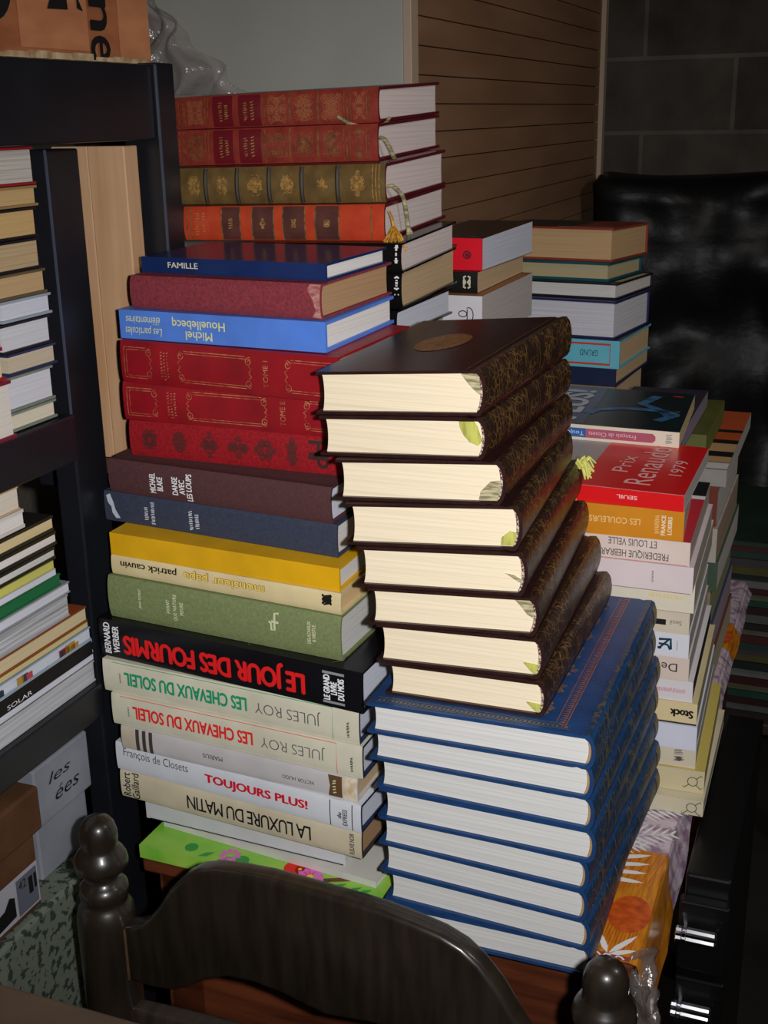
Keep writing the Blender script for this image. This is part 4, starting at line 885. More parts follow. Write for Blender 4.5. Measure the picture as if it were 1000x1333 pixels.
for k in range(8):
    key = 'd%d' % (k+1)
    lab = 'dark brown leather volume, %s of eight on the blue ones' % ords[k]
    if k == 0: lab = 'dark brown leather volume with an oval gilt medallion, topmost of the eight'
    b = Book('leather_volume', fit(key), 'P', lab, GD_, LEA, P_CREAM, bulge=0.0065, tb=0.0026, sq=0.0028, spine=LEAS)
    b.headband(HB)
    up_ = k % 2 == 0
    T_ = b.T; e0 = -b.bul(T_*0.5)*0.7
    if k == 0: pts = [(0.0145, 0.97), (0.000, 0.97), (-0.002, 0.8), (-0.0035, 0.42), (0.001, 0.5), (0.006, 0.62), (0.011, 0.78)]; mt = RIBG
    elif k == 1: pts = [(0.018, 0.95), (0.006, 0.96), (0.003, 0.8), (-0.001, 0.45), (0.002, 0.33), (0.009, 0.42), (0.014, 0.58), (0.017, 0.75)]; mt = RIB
    elif k == 2: pts = [(0.016, 0.10), (0.0145, 0.3), (0.007, 0.52), (0.000, 0.55), (-0.003, 0.5), (-0.002, 0.08)]; mt = RIBG
    elif k in (3, 4): pts = [(0.011, 0.10), (0.0105, 0.28), (0.004, 0.42), (-0.002, 0.38), (-0.001, 0.10)] if k == 3 else [(0.012, 0.5), (0.008, 0.44), (0.002, 0.33), (-0.002, 0.28), (-0.001, 0.36), (0.005, 0.46)]; mt = RIB if k == 3 else RIBG
    elif k == 5: pts = [(0.014, 0.94), (0.002, 0.94), (-0.002, 0.7), (-0.003, 0.42), (0.004, 0.55), (0.010, 0.78)]; mt = RIBG
    else: pts = [(0.011, 0.36), (0.002, 0.34), (-0.003, 0.30), (-0.001, 0.14), (0.002, 0.09), (0.006, 0.2)]; mt = RIB
    m = MB(); m.prism([(p[0], max(b.tb+0.0006, min(T_-b.tb-0.0006, p[1]*T_))) for p in pts], lambda a, c, t: b.loc(b.sq-0.0002-t, a, c), 0.0, 0.0012)
    m.build('ribbon_marker', mt, b.root)
    # plain bands between the tooled panels
    m_ = []
    for q in range(1, 7): m_ += [rect(b.L*q/7+0.0024, b.L*q/7+0.003, 0.06*b.T, 0.94*b.T), rect(b.L*q/7-0.003, b.L*q/7-0.0024, 0.06*b.T, 0.94*b.T)]
    for q in range(0, len(m_), 2): b.put('spine', m_[q:q+2], GOLD_DULL, 'gilt_rule', eps=0.0004)
    b.put('spine', [rect(0.0, b.L, 0.03*b.T, 0.17*b.T)], mat('plain_leather', (78, 30, 32), 0.25, (50, 20, 22), (40, 40, 40), spec=0.6), 'plain_band', eps=0.0005)
    if k == 0:
        cx, cy = 0.47*b.a, 0.50*b.b
        b.put('top', [disc(cx, cy, 0.023, 40, 1.6)], mat('medallion', (172, 118, 58), 0.4, (124, 82, 42), (260, 260, 260), 0.35, 0.65, metal=0.3), 'gilt_medallion', eps=0.0004)
        b.put('top', ornament(cx-0.018, cx+0.018, cy-0.03, cy+0.03, 5, 7, 0.0009, 'diamond'), GOLD, 'medallion_relief', eps=0.0007)
        b.put('top', [stroke([(b.a-0.010, 0.002), (b.a-0.010, b.b-0.002)], 0.0007)], GOLD_DULL, 'gilt_rule', eps=0.0004)
    if k == 4:
        m = MB(); rg = random.Random(2)
        base = Vector((0.0045, b.b-0.006, b.T+0.004))
        for q in range(26):
            p0 = base+Vector((rg.uniform(-0.004, 0.002), rg.uniform(-0.006, 0.003), rg.uniform(-0.001, 0.002)))
            p1 = p0+Vector((rg.uniform(0.002, 0.008), rg.uniform(-0.005, 0.005), rg.uniform(0.004, 0.009))); p2 = p1+Vector((rg.uniform(0.003, 0.009), rg.uniform(-0.004, 0.004), rg.uniform(-0.016, -0.006)))
            m.tube([p0, p1, p2], [0.0016, 0.0015, 0.0008], 6)
        t_ = m.build('ribbon_tassel', mat('tassel_lime', (214, 210, 110), 0.6), b.root); t_['label'] = 'frayed pale lime ribbon end'

# ------------------------------------------------------------------ blue volumes
GU = 'matching blue gilt volumes'
BLU = mat('blue_leatherette', (30, 66, 114), 0.42, (24, 54, 96), (40, 40, 40), 0.3, 0.7, 4.0, 0.15, (500, 500, 500), spec=0.4)
BLUS = tooled('blue_tooled_spine', (28, 56, 86), (104, 88, 48), 120.0, 0.0, 0.12, 0.4)
RUST = mat('gilt_rust', (186, 104, 60), 0.4, (140, 96, 56), (200, 200, 200), metal=0.2)
OLV = mat('gilt_olive', (132, 112, 70), 0.45, (90, 84, 60), (240, 240, 240), 0.35, 0.65, metal=0.2)
for k in range(8):
    key = 'u%d' % (k+1)
    lab = 'blue gilt bordered volume, %s of the eight under the brown ones' % ords[k]
    fk = {'a': 0.187, 'b': 0.281, 'zb': 0.0012} if k == 7 else {}
    b = Book('gilt_volume', fit(key, **fk), 'P', lab, GU, BLU, P_GREY, bulge=0.0065, tb=0.0030, sq=0.0035, spine=BLUS)
    # border along the front edge and along the joint of the upper board
    out = [stroke([(0.006, 0.0045), (b.a-0.016, 0.0045)], 0.0006), stroke([(0.006, 0.0125), (b.a-0.024, 0.0125)], 0.0006)]
    x = 0.008
    while x < b.a-0.018:
        out.append(poly([(x, 0.006), (x+0.0024, 0.006), (x+0.0012, 0.011)])); out.append(disc(x+0.0028, 0.0098, 0.0007, 6)); x += 0.0038
    b.put('top', out, OLV, 'gilt_border', eps=0.0004)
    if k == 0:
        o2 = [stroke([(b.a-0.020, 0.006), (b.a-0.020, b.b-0.004)], 0.0008), stroke([(b.a-0.0285, 0.014), (b.a-0.0285, b.b-0.004)], 0.0006)]
        y = 0.010
        while y < b.b-0.006:
            o2.append(poly([(b.a-0.0215, y), (b.a-0.0215, y+0.0022), (b.a-0.0275, y+0.0014)])); y += 0.0036
        b.put('top', o2, RUST, 'gilt_border', eps=0.0004)
        OL2 = mat('gilt_copper', (170, 118, 76), 0.45, (120, 90, 60), (240, 240, 240), metal=0.2)
        for q in range(7): b.put('top', ornament(b.a-0.054, b.a-0.032, 0.018+q*0.036, 0.052+q*0.036, 60+q, 7, 0.0009, 'diamond'), OL2, 'gilt_scrollwork', eps=0.0004)
    b.put('spine', [rect(b.L-0.016, b.L-0.001, 0.08*b.T, 0.92*b.T)], OLV, 'gilt_panel', eps=0.0004)
    for q in range(1, 6): b.put('spine', [rect(b.L*q/6-0.001, b.L*q/6+0.001, 0.06*b.T, 0.94*b.T)], OLV, 'gilt_rule', eps=0.0004)
    b.put('spine', [rect(0.0, b.L, 0.02*b.T, 0.10*b.T), rect(0.0, b.L, 0.90*b.T, 0.985*b.T)], BLU, 'plain_band', eps=0.0005)
    m = MB(); b.headband(mat('headband_ochre', (176, 140, 96), 0.7))

# ------------------------------------------------------------------ rear stack: tooled leather, then black books
GT = 'books in the tall rear stack'
def tasselled(b, pts, rad, mtl, tuft=None):
    m = MB(); m.tube(catmull(pts, 5), rad, 7)
    if tuft:
        rg = random.Random(4)
        for q in range(tuft[1]):
            p = Vector(pts[-1]); e = p+Vector((rg.uniform(-0.2, 1)*0.5, rg.uniform(-1, 1), rg.uniform(-2.4, -1.2)))*tuft[0]
            m.tube([p, (p+e)/2+Vector((0.0004, rg.uniform(-1, 1)*tuft[0]*0.3, 0)), e], [rad*0.7, rad*0.7, rad*0.4], 5)
    return m.build('ribbon_marker', mtl, b.root, smooth=True)
BRICK = mat('brick_leather', (150, 58, 46), 0.36, (128, 46, 38), (80, 80, 80), 0.3, 0.7, 4.0, 0.15, (500, 500, 500), spec=0.45)
BURG = mat('burgundy_label', (110, 22, 32), 0.4); MARB = gloss('wine_boards', (96, 26, 34), 0.3)
for key, lab, dens in (('t1', 'brick red leather book with gilt bands on top of the tall rear stack', 8), ('t2', 'brick red leather book, second in the tall rear stack above the olive one', 5)):
    b = Book('leather_book', fit(key), 'S', lab, GT, MARB, P_PINK, bulge=0.004, spine=BRICK, tb=0.003)
    L_, H = b.L, b.T
    for q in (rect(0.205*L_, 0.305*L_, 0.03*H, 0.97*H), rect(0.335*L_, 0.445*L_, 0.03*H, 0.97*H)): b.put('spine', [q], BURG, 'spine_label')
    g = []
    for x in (0.012, 0.03, 0.052, 0.06, 0.165, 0.18, 0.455, 0.465, 0.585, 0.59, 0.72, 0.725, 0.845, 0.86, 0.875, 0.95, 0.962): g.append(stroke([(x*L_, 0.04*H), (x*L_, 0.96*H)], 0.0008 if x > 0.05 else 0.0012))
    b.put('spine', g, GOLD_DULL, 'gilt_rule', eps=0.0006)
    for q, (x0, x1) in enumerate(((0.07, 0.16), (0.47, 0.58), (0.60, 0.71), (0.73, 0.84), (0.885, 0.945))): b.put('spine', ornament(x0*L_, x1*L_, 0.06*H, 0.94*H, (300 if key == 't1' else 400)+q, dens*2, 0.0005), GOLD_DULL if key == 't2' else mat('gilt_soft', (168, 104, 66), 0.45, metal=0.2), 'gilt_ornament', eps=0.0006)
    b.put('spine', dashes(0.235*L_, 0.255*L_, 0.2*H, 0.8*H, 8, 0.0013, True, 2)+dashes(0.265*L_, 0.285*L_, 0.25*H, 0.7*H, 7, 0.0013, True, 3)+dashes(0.36*L_, 0.38*L_, 0.2*H, 0.75*H, 8, 0.0013, True, 5)+dashes(0.395*L_, 0.415*L_, 0.2*H, 0.8*H, 7, 0.0013, True, 6), GOLD, 'gilt_lettering', eps=0.0009)
    if key == 't1': tasselled(b, [(0.002, 0.020, 0.004), (0.0035, 0.006, -0.001), (0.001, -0.0065, -0.003), (-0.014, -0.0085, -0.0035), (-0.030, -0.0085, -0.0005), (-0.043, -0.0075, 0.006)], 0.0017, RIBG)
    else: tasselled(b, [(0.001, 0.000, 0.022), (0.004, 0.006, 0.020), (0.006, 0.018, 0.008), (0.006, 0.034, -0.008)], [0.0022]*5+[0.0024]*11, RIBG)

OLIVE = mat('olive_leather', (116, 92, 52), 0.38, (92, 72, 40), (70, 70, 70), 0.3, 0.7, 4.0, 0.15, (500, 500, 500), spec=0.45)
b = Book('leather_book', fit('t3'), 'S', 'olive gold leather book with raised dark bands in the tall rear stack', GT, MARB, P_PINK, bulge=0.005, spine=OLIVE, tb=0.003)
L_, H = b.L, b.T
for x in (0.155, 0.31, 0.465, 0.62, 0.785):
    m = MB(); n = 10; m.tube([b.loc(x*L_, -b.bul(H*(0.04+0.92*k/n))+0.0006, H*(0.04+0.92*k/n)) for k in range(n+1)], 0.0026, 8)
    m.build('raised_band', mat('dark_olive_band', (50, 41, 30), 0.6), b.cover, smooth=True)
for q, x in enumerate((0.05, 0.19, 0.35, 0.505, 0.67, 0.83)): b.put('spine', ornament(x*L_, (x+0.095)*L_, (0.12 if q != 4 else 0.3)*H, (0.9 if q != 4 else 0.72)*H, 500+q, 16 if q not in (1, 4) else 8, 0.0006, 'diamond'), GOLD, 'gilt_ornament', eps=0.0006)
b.put('spine', [stroke([(x*L_, 0.03*H), (x*L_, 0.97*H)], 0.0012) for x in (0.008, 0.02, 0.945, 0.96, 0.975)], GOLD, 'gilt_rule', eps=0.0006)
tasselled(b, [(0.001, 0.002, 0.015), (0.004, 0.010, 0.014), (0.007, 0.026, 0.003), (0.007, 0.036, -0.016), (0.007, 0.040, -0.028)], 0.0021, RIBG, (0.0055, 22))

ORG = mat('orange_leather', (196, 70, 40), 0.36, (176, 58, 34), (70, 70, 70), 0.3, 0.7, 4.0, 0.12, (500, 500, 500), spec=0.45)
b = Book('leather_book', fit('t4'), 'S', 'orange red leather book with brown spine panels at the base of the leather ones', GT, MARB, P_PINK, bulge=0.0045, spine=ORG, tb=0.003)
L_, H = b.L, b.T
PAN = mat('brown_panel', (92, 52, 46), 0.4, (76, 42, 38), (50, 50, 50))
pn = [(0.20, 0.295), (0.355, 0.465), (0.51, 0.62), (0.67, 0.785)]
for x0, x1 in pn: b.put('spine', [rect(x0*L_, x1*L_, 0.02*H, 0.98*H)], PAN, 'spine_panel', eps=0.0005)
b.put('spine', [stroke([(x*L_, 0.02*H), (x*L_, 0.98*H)], 0.0014) for p in pn for x in p]+[stroke([(x*L_, 0.03*H), (x*L_, 0.97*H)], 0.0012) for x in (0.02, 0.04, 0.94)], GOLD_DULL, 'gilt_rule', eps=0.0008)
o_ = []
for q, (x0, x1) in enumerate(pn[1:]): o_ += ornament((x0+0.03)*L_, (x1-0.03)*L_, 0.3*H, 0.7*H, 600+q, 4, 0.0006, 'diamond')
b.put('spine', o_+dashes(0.235*L_, 0.26*L_, 0.35*H, 0.68*H, 5, 0.0012, True, 1)+dashes(0.06*L_, 0.085*L_, 0.15*H, 0.85*H, 9, 0.0012, True, 1)+dashes(0.10*L_, 0.115*L_, 0.15*H, 0.85*H, 8, 0.0012, True, 7), GOLD, 'gilt_lettering', eps=0.0009)
m = MB(); rg = random.Random(8)
m.tube(catmull([(0.001, 0.006, 0.028), (0.004, 0.006, 0.022), (0.006, 0.006, 0.014)], 4), 0.0016, 7)
for q in range(46):
    p = Vector((0.006, 0.006, 0.014)); e = Vector((0.006+rg.uniform(-0.012, 0.014), 0.004+rg.uniform(-0.012, 0.008), rg.uniform(-0.012, -0.003)))
    m.tube([p, (p+e)/2+Vector((0.001, -0.001, 0.001)), e], [0.0013, 0.0011, 0.0008], 5)
t_ = m.build('tassel', mat('tassel_gold', (206, 150, 44), 0.5, (150, 96, 24), (300, 300, 300)), b.root); t_['label'] = 'golden tassel hanging from the spine end'

BLKL = gloss('black_cover', (20, 18, 18), 0.2, 0.7)
b = Book('hardcover_book', fit('b1', a=0.165), 'S', 'glossy black hardcover under the orange leather book, upper of two black ones', GT, BLKL, P_PINK, bulge=0.005)
b.put('spine', ornament(0.955*b.L, 0.99*b.L, 0.35*b.T, 0.95*b.T, 31, 5, 0.0009), INK_WHITE, 'emblem', eps=0.0006)
b = Book('hardcover_book', fit('b2', a=0.165), 'S', 'glossy black hardcover under the orange leather book, lower of two black ones', GT, BLKL, P_OLD, bulge=0.006)
b.put('spine', ornament(0.955*b.L, 0.99*b.L, 0.35*b.T, 0.95*b.T, 32, 5, 0.0009), INK_WHITE, 'emblem', eps=0.0006)
Book('hardcover_book', fit('b3', a=0.19), 'S', 'book with cool white pages below the two glossy black ones', GT, BLKL, P_COOL, bulge=0.003)

# ------------------------------------------------------------------ centre rear stack
GC = 'books in the centre rear stack'
def widen(key, a): return fit(key, a=a)
b = Book('paperback_book', widen('c1', 0.085), 'S', 'thick black and red paperback on top of the centre rear stack', GC, gloss('black_paper', (50, 44, 40), 0.3, 0.85), P_COOL, hard=False)
b.put('spine', [rect(0, b.L, 0.0, b.T*0.999)], ink('signal_red', (226, 22, 44), 0.4), 'red_band', eps=0.0003)
b.put('spine', [disc(0.78*b.L, 0.48*b.T, 0.0052, 20)], ink('dark_ring', (92, 22, 30)), 'emblem', eps=0.0006)
b.put('spine', [stroke([(0.78*b.L+0.003*math.cos(t), 0.48*b.T+0.003*math.sin(t)) for t in [k*0.6 for k in range(10)]], 0.0009)], ink('signal_red', (226, 22, 44), 0.4), 'emblem_line', eps=0.0009)
b.put('top', dashes(0.78*b.a, 0.90*b.a, 0.008, 0.011, 9, 0.001, False, 3), ink('pale_print', (170, 166, 160)))
b = Book('paperback_book', widen('c2', 0.075), 'S', 'small black book with a white emblem between the red and white spines', GC, gloss('black_soft', (20, 20, 19), 0.35, 0.8), P_OLD, hard=False, bulge=0.0015)
b.put('spine', ornament(0.76*b.L, 0.90*b.L, 0.15*b.T, 0.9*b.T, 70, 5, 0.0011), ink('pale_emblem', (206, 206, 180)), 'emblem', eps=0.0006)
b = Book('paperback_book', widen('c3', 0.09), 'S', 'thick white paperback with a black emblem on its spine in the centre rear stack', GC, gloss('white_card', (216, 214, 220), 0.4, 0.97), pages('dim', (196, 188, 184)), hard=False)
X = b.L; H = b.T
b.put('spine', [stroke([(0.74*X+0.0042*math.cos(t)*1.2, 0.62*H+0.0035*math.sin(t)) for t in [k*0.5 for k in range(14)]], 0.0011), stroke([(0.82*X+0.0055*math.cos(t), 0.60*H+0.0085*math.sin(t)) for t in [-2.2+k*0.35 for k in range(13)]], 0.0011), stroke([(0.80*X, 0.46*H), (0.80*X, 0.72*H)], 0.0011)], INK_BLACK, 'emblem')
b.put('top', [rect(0.0, b.a, 0.0, b.b)], mat('ochre_cover', (176, 112, 66), 0.5), 'cover_picture', eps=0.0003)

# ------------------------------------------------------------------ right rear stack
GG = 'books in the right rear stack'
b = Book('hardcover_book', fit('g1'), 'Fo', 'tan paged hardcover with a red cover on top of the right rear stack', GG, gloss('rust_red', (150, 60, 46), 0.4), pages('tan_light', (204, 168, 124)), tb=0.003)
b.put('top', [rect(0.0, 0.62*b.a, 0.003, b.b-0.003)], mat('green_cream_cover', (24, 40, 34), 0.4), 'cover_picture', eps=0.0004)
b.put('top', [rect(0.55*b.a, b.a-0.002, 0.001, 0.010)], ink('cover_cream', (214, 196, 150)), 'cover_edge', eps=0.0006)
Book('hardcover_book', fit('g2'), 'Fo', 'teal covered book with grey green pages, second in the right rear stack', GG, gloss('teal', (20, 82, 92), 0.4), pages('sage', (178, 172, 140), (206, 160, 96), 90), tb=0.0035)
b = Book('hardcover_book', fit('g3'), 'Fo', 'thin black edged book with white pages in the right rear stack', GG, gloss('black_thin', (30, 30, 36), 0.35), pages('white_thin', (220, 216, 212)), tb=0.0025)
b.put('top', [rect(b.a-0.010, b.a-0.001, 0.02, b.b-0.02)], ink('thin_cream', (190, 180, 150)), 'cover_edge')
Book('hardcover_book', fit('g4'), 'Fo', 'very thick book with white pages and navy cover in the right rear stack', GG, gloss('ink_navy', (36, 38, 92), 0.4), pages('white_thick', (216, 216, 224), (188, 186, 192)), tb=0.0028)
b = Book('hardcover_book', fit('g5', a=0.19), 'S', 'light cyan spined book with a red outlined publisher label in the right rear stack', GG, gloss('cyan', (110, 196, 216), 0.4, 0.95), P_OLD, tb=0.003)
X0, X1, Y0, Y1 = 0.52*b.L, 0.93*b.L, 0.14*b.T, 0.86*b.T
b.put('spine', [stroke([(X0, Y0), (X1, Y0), (X1, Y1), (X0, Y1)], 0.0030, True)], ink('label_red', (206, 64, 44)), 'label_frame')
b.text('GRÜND', 0.70, 0.84, 0.38, 0.64, ink('label_dark', (40, 60, 80)), 180)
b.put('top', [rect(0, b.a, 0, b.b)], gloss('dark_teal', (18, 34, 44), 0.4), 'cover_picture', eps=0.0003)
b = Book('hardcover_book', fit('g6'), 'S', 'dark navy spined book beneath the light cyan one', GG, gloss('dark_navy', (30, 42, 76), 0.4), P_OLD, tb=0.003)
b.put('spine', dashes(0.60*b.L, 0.65*b.L, 0.3*b.T, 0.7*b.T, 4, 0.002, True, 5), ink('pale_star', (190, 190, 140)), 'emblem')

# ------------------------------------------------------------------ right front stack
GR = 'paperbacks in the right front stack'
def RB(key, label, cover, page, **kw): return Book('paperback_book', fit(key, **kw), 'S', label, GR, cover, page, hard=False)
b = RB('r1', 'dark blue pictorial paperback with white title lying on top of the right front stack', gloss('cream_spine', (226, 216, 196), 0.35, 0.96), pages('warm', (212, 186, 140)), a=0.215)
DKB = mat('dark_cover', (18, 26, 40), 0.3, (14, 40, 40), (28, 28, 28), 0.35, 0.65); b.put('top', [rect(0, b.a, 0.0008, b.b)], DKB, 'cover_picture', eps=0.0003)
b.put('top', [rect(0.0, 0.50*b.a, 0.002, b.b)], mat('cover_blue', (52, 66, 108), 0.3, (40, 52, 92), (18, 18, 18)), 'cover_panel', eps=0.0005)
b.put('top', [T('PLUS!', 0.27*b.a, 0.45*b.a, 0.02, 0.185, 90, bold=0.05), T('TOUJOURS', 0.10*b.a, 0.22*b.a, 0.02, 0.19, 90, bold=0.04)], ink('cover_title', (196, 206, 216)), 'lettering', eps=0.0008)
b.put('top', [stroke([(0.62*b.a+q[0]*1.6, 0.07+q[1]) for q in spiral(0.03, 0.0, 0.05, 3.4, 0.55, -1, 14)], 0.013), stroke([(0.80*b.a, 0.18), (0.74*b.a, 0.13), (0.86*b.a, 0.10), (0.92*b.a, 0.07), (0.86*b.a, 0.045)], 0.013)], mat('ribbon_blue', (70, 132, 176), 0.35, (40, 84, 130), (60, 60, 60)), 'cover_art', eps=0.0007)
b.put('top', [stroke([(0.66*b.a, 0.095), (0.96*b.a, 0.10)], 0.009)], mat('cover_ochre', (126, 96, 40), 0.4, (60, 60, 30), (80, 80, 80)), 'cover_art', eps=0.0006)
b.put('top', [disc(0.915*b.a, 0.185, 0.007, 14, 0.5)], ink('cover_red', (196, 60, 50)), 'cover_art', eps=0.0007)
xs0, xs1 = 0.36*b.L, 0.86*b.L
b.put('spine', [rect(0.2*b.L, 0.52*b.L, 0.18*b.T, 0.78*b.T)], ink('spine_blue', (44, 92, 160)), 'printed_band', eps=0.0003)
b.put('spine', [poly([(0.52*b.L, 0.18*b.T), (0.865*b.L, 0.18*b.T), (0.88*b.L, 0.35*b.T), (0.88*b.L, 0.6*b.T), (0.865*b.L, 0.78*b.T), (0.52*b.L, 0.78*b.T)])], ink('spine_mauve', (172, 84, 106)), 'printed_band', eps=0.0003)
b.text('François de Closets', 0.535, 0.78, 0.32, 0.66, ink('pale_pink', (226, 190, 196)), 180)
b.text('Toujours plus', 0.30, 0.51, 0.32, 0.66, ink('pale_blue', (196, 214, 236)), 180)
b.put('spine', dashes(0.93*b.L, 0.965*b.L, 0.2*b.T, 0.8*b.T, 5, 0.0014, True, 9), ink('spine_grey', (150, 144, 136)), 'imprint')

b = RB('r2', 'white paperback wrapped in a red prize band on the right front stack', gloss('white_red', (222, 218, 218), 0.3, 0.97), pages('grey_soft', (186, 182, 182)), a=0.150)
REDB = ink('band_red', (222, 26, 30), 0.28)
b.put('spine', [rect(0.30*b.L, b.L, 0.0, b.T)], REDB, 'paper_band', eps=0.0003)
b.put('top', [poly([(0.30*b.a, 0.0), (b.a, 0.0), (b.a, b.b), (0.30*b.a, b.b)])], REDB, 'paper_band', eps=0.0004)
b.put('top', [rect(0.0, 0.30*b.a, 0.0, 0.006)], REDB, 'printed_edge', eps=0.0003)
b.put('top', [rect(0.0, 0.30*b.a, 0.006, b.b)], mat('cover_grey', (176, 170, 166), 0.4), 'cover_picture', eps=0.0003)
PI2 = ink('band_pink', (240, 190, 186))
b.put('top', [T('Prix', 0.45*b.a, 0.56*b.a, 0.06, 0.125, 90), T('Renaudot', 0.58*b.a, 0.76*b.a, 0.020, 0.190, 90), T('1979', 0.83*b.a, 0.92*b.a, 0.065, 0.125, 90)], PI2, 'lettering', eps=0.0008)
b.text('SEUIL', 0.565, 0.70, 0.42, 0.66, PI2, 180, bold=0.02)

b = RB('r3', 'orange ochre paperback under the red banded one on the right front stack', gloss('orange_ochre', (212, 136, 20), 0.4, 0.94), pages('grey_soft', (186, 182, 182)), a=0.150)
b.text('LES COULEURS DU', 0.30, 0.72, 0.42, 0.62, ink('ochre_pale', (238, 204, 140)), 180)
b.text('FRANCE\nLOISIRS', 0.855, 0.925, 0.16, 0.82, ink('white_soft', (236, 224, 196)), 90, bold=0.03, line=1.1)
b.put('spine', dashes(0.81*b.L, 0.845*b.L, 0.2*b.T, 0.8*b.T, 11, 0.0008, True, 2), ink('ochre_pale', (238, 204, 140)), 'imprint')
b = RB('r4', 'pinkish cream paperback with two lines of grey upside-down lettering on the right front stack', gloss('pink_cream', (226, 206, 196), 0.45, 0.96), pages('grey_warm', (178, 170, 160)), a=0.17)
b.text('FREDERIQUE HEBRARD\nET LOUIS VELLE', 0.46, 0.88, 0.14, 0.92, ink('grey_ink', (96, 88, 88)), 180, line=1.15, bold=0.008)
b.put('spine', [stroke([(0.395*b.L, 0.24*b.T), (0.395*b.L, 0.84*b.T)], 0.0022), stroke([(0.395*b.L, 0.84*b.T), (0.37*b.L, 0.86*b.T)], 0.0018)], ink('aqua', (96, 190, 206)), 'printed_mark')
b.put('top', [rect(0, b.a, 0, 0.15)], ink('dark_pink', (190, 40, 56)), 'cover_band', eps=0.0003); b.put('top', [rect(0, b.a, 0.15, 0.163)], INK_WHITE, 'cover_band', eps=0.0003); b.put('top', [rect(0, b.a, 0.163, b.b)], INK_BLACK, 'cover_band', eps=0.0003)
b.put('spine', [stroke([(0.01*b.L, 0.03*b.T), (0.99*b.L, 0.03*b.T)], 0.0008)], ink('rose_line', (206, 130, 120)), 'rule')
b = RB('r5', 'plain pale pink paperback with one tiny upright word, under the pinkish cream one', gloss('pale_pink', (222, 206, 208), 0.45, 0.97), pages('grey_warm', (178, 170, 160)), a=0.17)
b.put('spine', dashes(0.762*b.L, 0.775*b.L, 0.30*b.T, 0.74*b.T, 9, 0.0008, True, 2), ink('grey_ink', (96, 88, 88)), 'imprint')
b = RB('r6', 'ivory paperback with faint yellow lettering on the right front stack', gloss('ivory_paper', (224, 216, 196), 0.45, 0.97), pages('grey_warm', (178, 170, 160)), a=0.18)
b.put('spine', dashes(0.745*b.L, 0.937*b.L, 0.42*b.T, 0.60*b.T, 20, 0.001, False, 2), ink('faint_yellow', (222, 200, 140)))
b = RB('r7', 'ivory paperback with a small black printed block on its spine', gloss('ivory_dull', (214, 202, 180), 0.45, 0.96), pages('grey_warm', (178, 170, 160)), a=0.17)
b.put('spine', [rect(0.785*b.L, 0.862*b.L, 0.36*b.T, 0.62*b.T)], INK_BLACK, 'printed_block')
b.text('Seuil', 0.885, 0.955, 0.40, 0.62, ink('grey_ink2', (120, 112, 108)), 180)
b = RB('r8', 'bright white paperback with a dark blue square emblem on its spine', gloss('bright_white', (220, 222, 230), 0.4, 0.98), pages('grey_cool', (178, 178, 182)), a=0.17)
DB = ink('petrol', (20, 62, 88)); X0, Y0, H = 0.82*b.L, 0.30*b.T, b.T
b.put('spine', [stroke([(X0, Y0), (X0+0.011, Y0+0.46*H)], 0.0022), stroke([(X0, Y0+0.40*H), (X0+0.012, Y0+0.44*H), (X0+0.0125, Y0+0.02*H)], 0.0028), stroke([(X0, Y0+0.22*H), (X0+0.009, Y0+0.2*H), (X0+0.012, Y0)], 0.0024), rect(X0-0.001, X0+0.003, Y0, Y0+0.1*H)], DB, 'emblem')
b.put('spine', [stroke([(0.93*b.L, 0.3*b.T), (0.93*b.L, 0.72*b.T)], 0.0005)], ink('grey_ink2', (120, 112, 108)), 'rule')
b = RB('r9', 'beige paperback with large serif upside-down letters beginning De', gloss('beige_paper', (220, 202, 188), 0.45, 0.97), pages('grey_cool', (178, 178, 182)), a=0.17)
b.text('De l', 0.795, 0.93, 0.38, 0.74, ink('dark_brown_ink', (70, 56, 52)), 180, bold=0.005)
b = RB('r10', 'white paperback with faint pink lettering above the one marked Stock', gloss('pink_white', (222, 216, 220), 0.45, 0.97), pages('black_edge', (40, 38, 40), (26, 25, 28)), a=0.175)
b.put('spine', dashes(0.77*b.L, 0.957*b.L, 0.40*b.T, 0.62*b.T, 22, 0.001, False, 3), ink('faint_pink', (206, 150, 156)))
b = RB('r11', 'cream paperback with bold black publisher word on its spine', gloss('cream_stock', (222, 204, 158), 0.45, 0.97), pages('green_grey', (164, 160, 130)), a=0.18)
b.text('Stock', 0.845, 0.98, 0.30, 0.68, INK_BLACK, 180, bold=0.06)
b.put('spine', [rect(0.0, b.L, 0.0, 0.07*b.T)], INK_BLACK, 'printed_bar')
b = RB('r12', 'plain white blank spined paperback under the one marked Stock', gloss('cool_white', (214, 218, 234), 0.45, 0.98), pages('grey_cool', (178, 178, 182)), a=0.18)
b = RB('r13', 'thin ivory paperback with a small grey insect-like emblem', gloss('ivory_thin', (212, 202, 180), 0.45, 0.97), pages('grey_warm', (178, 170, 160)), a=0.175)
b.put('spine', dashes(0.865*b.L, 0.925*b.L, 0.62*b.T, 0.92*b.T, 4, 0.001, True, 3)+[disc(0.90*b.L, 0.42*b.T, 0.003, 10)]+dashes(0.862*b.L, 0.935*b.L, 0.30*b.T, 0.55*b.T, 4, 0.001, True, 5), ink('grey_ink', (96, 88, 88)), 'emblem')
def loops(b, x, y, s_):
    return [stroke([(x+s_*math.cos(t), y+s_*math.sin(t)) for t in [k*2*math.pi/14 for k in range(14)]], 0.0009, True)] + [stroke([(x+s_*c1*0.7, y+s_*c2*0.7), (x+s_*c1*1.7, y+s_*c2*1.6), (x+s_*c1*1.9, y+s_*c2*1.2)], 0.0009) for c1, c2 in ((1, 1), (1, -1), (-1, -1))]
OG = ink('olive_ink', (84, 84, 60))
b = RB('r14', 'sand coloured paperback with a round ring emblem, upper of two alike at the bottom', gloss('sand', (208, 196, 158), 0.5, 0.96), pages('yellow_grey', (168, 156, 110)), a=0.185)
